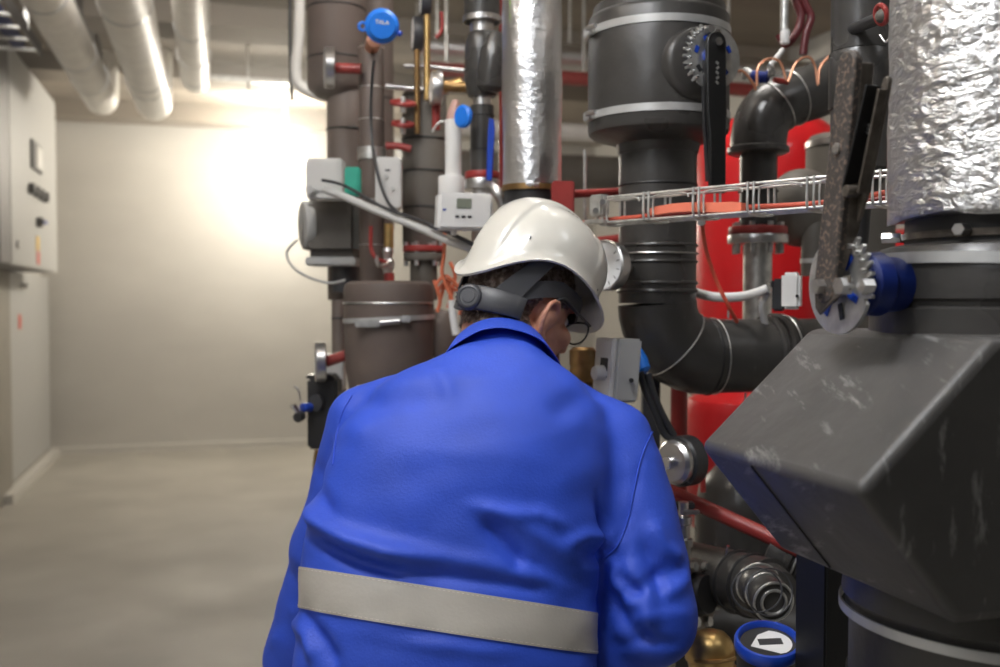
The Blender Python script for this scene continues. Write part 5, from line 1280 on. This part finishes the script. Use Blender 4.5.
part('cap', MB().cyl(P(302, 415, 2.34), P(297, 418, 2.32), .012, seg=16, bev=.002), 'dark_plastic', pv)
part('stem', MB().cyl(P(299, 416, 2.33), P(293, 405, 2.32), .007, seg=12), 'bright_steel', pv)
part('lever', MB().tube([P(300, 400, 2.34), P(299, 391, 2.34), P(294, 386, 2.34)], .0025, 8), 'steel', pv)
single('pipe', MB().tube([P(322, 450, 2.43), P(320, 470, 2.43), P(323, 490, 2.44), P(323, 560, 2.44), V(P(323, 0, 2.44).x, 2.44, .4), V(P(323, 0, 2.44).x, 2.44, .002)], .018, 16), 'dark_brass', 'brown pipe running down below the black filter housing', 'pipe')

# ---------------------------------------------------------------- switch cabinets on the left wall
cb = thing('switch_cabinet', 'grey wall-mounted control cabinet with display and rotary switches, upper left', 'cabinet', G(V(-1.15, 6.9, 1.50)))
def wbox(x0, x1, y0, y1, z0, z1, bev=.0):
    c = G(V((x0+x1)/2, (y0+y1)/2, (z0+z1)/2)); return MB().box(c, x1-x0, y1-y0, z1-z0, ax=G(V(1, 0, 0)), ay=G(V(0, 1, 0)), bev=bev)
part('cabinet_body', wbox(-1.345, -1.075, 5.75, 7.86, 1.50, 2.72), 'cabinet_dark', cb)
part('door_panel', wbox(-1.075, -1.055, 6.12, 7.87, 1.50, 2.73, .006), 'cabinet_grey', cb)
part('frame_post', wbox(-1.075, -1.05, 5.78, 6.08, 1.50, 2.73, .004), 'cabinet_dark', cb)
part('display', wbox(-1.056, -1.040, 6.78, 7.15, 2.12, 2.30, .004), 'dark_plastic', cb)
part('display_screen', wbox(-1.041, -1.036, 6.92, 7.13, 2.14, 2.28), 'white_plastic', cb)
for k in range(4): part('rotary_switch', MB().cyl(G(V(-1.056, 6.72+.18*k, 1.985)), G(V(-1.02, 6.72+.18*k, 1.985)), .035, seg=20), 'dark_plastic', cb)
part('main_switch', MB().cyl(G(V(-1.056, 7.0, 1.80)), G(V(-1.02, 7.0, 1.80)), .032, seg=20), 'dark_plastic', cb)
part('main_switch_grip', wbox(-1.03, -1.0, 6.98, 7.06, 1.79, 1.81), 'blue_plastic', cb)
part('warning_sign', wbox(-1.056, -1.052, 6.96, 7.06, 1.62, 1.71), 'yellow_sign', cb)
part('warning_sign', wbox(-1.056, -1.052, 6.97, 7.07, 1.53, 1.615), 'red_sign', cb)
part('lock', MB().cyl(G(V(-1.056, 6.28, 1.62)), G(V(-1.04, 6.28, 1.62)), .025, seg=16), 'steel', cb)
cl = thing('switch_cabinet', 'tall flat pale grey cabinet below and beyond the control cabinet, on the floor', 'cabinet', G(V(-1.2, 7.2, .08)))
part('cabinet_body', wbox(-1.348, -1.275, 7.30, 8.98, .08, 1.49, .005), 'cabinet_grey', cl)
part('plinth', wbox(-1.348, -1.28, 7.30, 8.98, .061, .08), 'pillar_concrete', cl)
part('handle', MB().cyl(G(V(-1.275, 7.75, 1.40)), G(V(-1.235, 7.75, 1.40)), .02, seg=14), 'steel', cl)
part('red_sticker', wbox(-1.276, -1.272, 7.60, 7.70, 1.10, 1.20), 'red_sign', cl)

# ---------------------------------------------------------------- ceiling: insulated pipes, tray rails, far lamp
def cpipe(X, y0, y1, z, r, lab, seams, up=True):
    t_ = thing('wrapped_pipe', lab, 'pipe', G(V(X, (y0+y1)/2, z-r)), 'white wrapped ceiling pipes')
    pts = [G(V(X, y0, z)), G(V(X, (y0+y1)/2, z)), G(V(X, y1-.12, z)), G(V(X, y1-.03, z+.03)), G(V(X, y1, z+.12)), G(V(X, y1, CE-.001))]
    path = [pts[0], pts[1], pts[2]] + [G(V(X, y1-.12+.12*math.sin(a), z+.12-.12*math.cos(a))) for a in (.25, .5, .75, 1.0, 1.25, PI/2)] + [pts[-1]]
    part('wrap', MB().tube(path, r, 36, smooth=False), 'white_wrap', t_, sharp=50)
    for y in seams: part('seam_band', MB().band(G(V(X, y, z)), EY, r, .025, .003, 40), 'strap_grey', t_)
    for y in (y0+1.2, y1-.8):
        part('hanger_ring', MB().band(G(V(X, y, z)), EY, r+.003, .02, .004, 40), 'galvanized', t_)
        part('hanger_rod', MB().cyl(G(V(X, y, z+r)), G(V(X, y, CE-.001)), .006, seg=8), 'galvanized', t_)
cpipe(-.66, .8, 7.10, 2.60, .100, 'white wrapped ceiling pipe nearest the control cabinet, left of three', (4.6, 5.7))
cpipe(-.33, .8, 6.90, 2.56, .112, 'white wrapped ceiling pipe, middle one and thickest of three', (4.5, 5.9))
cpipe(-.07, .8, 6.60, 2.66, .085, 'white wrapped ceiling pipe, right one of three and slightly apart', (5.2, 6.3))
single('overhead_rail', MB().box(G(V(-.65, 3.6, 2.84)), .05, 6.2, .10, ax=EX, ay=EY), 'cabinet_dark', 'dark rail fixed to the ceiling between the left wrapped pipes', 'rail')
tl_ = thing('cable_ladder', 'metal cable ladder with a dark blue cable bundle at the top left corner', 'cable tray', G(V(-.93, 4.4, 2.54)))
part('tray_rail', MB().box(G(V(-1.03, 4.4, 2.60)), .012, 2.6, .06, ax=EX, ay=EY), 'cabinet_dark', tl_)
part('tray_rail', MB().box(G(V(-.83, 4.4, 2.60)), .012, 2.6, .06, ax=EX, ay=EY), 'cabinet_dark', tl_)
for k in range(12): part('rung', MB().box(G(V(-.93, 3.2+.22*k, 2.58)), .20, .03, .012, ax=EX, ay=EY), 'galvanized', tl_)
part('hanger', MB().box(G(V(-1.03, 5.3, 2.76)), .02, .03, .318, ax=EX, ay=EY), 'galvanized', tl_); part('hanger', MB().box(G(V(-.83, 5.3, 2.76)), .02, .03, .318, ax=EX, ay=EY), 'galvanized', tl_)
single('cable_bundle', MB().tube([G(V(-.93, y, 2.624+.003*math.sin(y*3))) for y in (3.1, 3.6, 4.2, 4.8, 5.3, 5.66)], .035, 14), 'cloth_dark', 'dark blue cable bundle lying in the cable ladder at the top left', 'cable')
hr = thing('hanger_rail', 'thin steel hanger rail with short rods under the ceiling, right of the white pipes', 'rail', G(V(.35, 6.9, 2.62)))
part('rail', MB().box(G(V(.45, 6.6, 2.70)), 1.0, .03, .03, ax=EX, ay=EY), 'galvanized', hr)
for x in (.25, .55, .85): part('rod', MB().cyl(G(V(x, 6.6, 2.64)), G(V(x, 6.6, CE-.001)), .012, seg=8), 'galvanized', hr)
# glowing floodlight high in front of the far wall
lampc = P(283, 152, 8.2)
lf = thing('floodlight', 'round glowing lamp high up at the far wall, left of the pipe cluster', 'lamp', lampc)
part('glowing_lens', MB().lathe(lampc, V(.03, -1, -.05), [(0, .17), (.03, .17), (.05, .12), (.06, .02)], 40), 'lamp_glow', lf, 'glowing lens')
part('housing', MB().lathe(lampc, V(-.03, 1, .05), [(0.001, .19), (.08, .17), (.12, .10)], 40), 'galvanized', lf)
part('bracket', MB().cyl(lampc+V(0, .10, 0), V(lampc.x, lampc.y+.10, CE-.001), .02, seg=12), 'galvanized', lf)
pl_ = bpy.data.lights.new('floodlight_light', 'POINT'); pl_.energy = 95; pl_.color = (1.0, .91, .76); pl_.shadow_soft_size = .15
po = bpy.data.objects.new('floodlight_light', pl_); C.objects.link(po); po.location = W(lampc+V(.0, -.25, -.02))
pw = bpy.data.lights.new('added_wall_light', 'POINT'); pw.energy = 20; pw.color = (1.0, .93, .80); pw.shadow_soft_size = .1  # extra point light added behind the lamp so the wall burns out
pq = bpy.data.objects.new('added_wall_light', pw); C.objects.link(pq); pq.location = W(lampc+V(-.02, .32, -.30))
# pipes under the ceiling in the middle background
for (X0, X1, Y, z, r, m_, lab) in ((1.0, 3.4, 4.9, 2.55, .07, 'foil_tight', 'silver foil-wrapped ceiling pipe crossing between the slim foil pipe and the drum housing'),
                                 (1.0, 3.4, 4.7, 2.40, .035, 'dark_red', 'red ceiling pipe crossing below the silver one'), (1.0, 3.4, 5.2, 2.22, .05, 'white_wrap', 'pale wrapped pipe crossing low in the middle background'),
                                 (1.0, 3.4, 5.4, 2.03, .10, 'grey_foam', 'thick grey pipe crossing lowest in the middle background')):
    t_ = thing('wrapped_pipe', lab, 'pipe', G(V((X0+X1)/2, Y, z-r)))
    part('pipe_section', MB().cyl(G(V(X0, Y, z)), G(V(X1, Y, z)), r, seg=28), m_, t_)
    for x in (X0+.1, X0+.8, X0+1.6): part('hanger_rod', MB().cyl(G(V(x, Y, z+r*.9)), G(V(x, Y, CE-.001)), .008, seg=8), 'galvanized', t_)

# ---------------------------------------------------------------- scattering volume added to imitate lens bloom around the lamp
hz = bpy.data.materials.new('glow_volume'); hz.use_nodes = True
hz.node_tree.nodes.remove(hz.node_tree.nodes['Principled BSDF'])
vsn = hz.node_tree.nodes.new('ShaderNodeVolumeScatter'); vsn.inputs['Density'].default_value = 0.038; vsn.inputs['Anisotropy'].default_value = 0.82
vsn.inputs['Color'].default_value = (1, 0.97, 0.92, 1)
hz.node_tree.links.new(vsn.outputs[0], hz.node_tree.nodes['Material Output'].inputs['Volume']); MATS['glow_volume'] = hz
hmb = MB().box(((FLX0+FLX1)/2, 5.5, CE/2), FLX1-FLX0-.02, 7.0, CE-.02)
hzme = bpy.data.meshes.new('glow_volume'); hzme.from_pydata([tuple(p) for p in hmb.v], [], hmb.f); hzme.materials.append(hz)
hzo = bpy.data.objects.new('glow_volume', hzme); C.objects.link(hzo)
hzo['kind'] = 'stuff'; hzo['label'] = 'faint scattering volume added in the far hall for the glow around the lamp'; hzo['category'] = 'glow_volume'
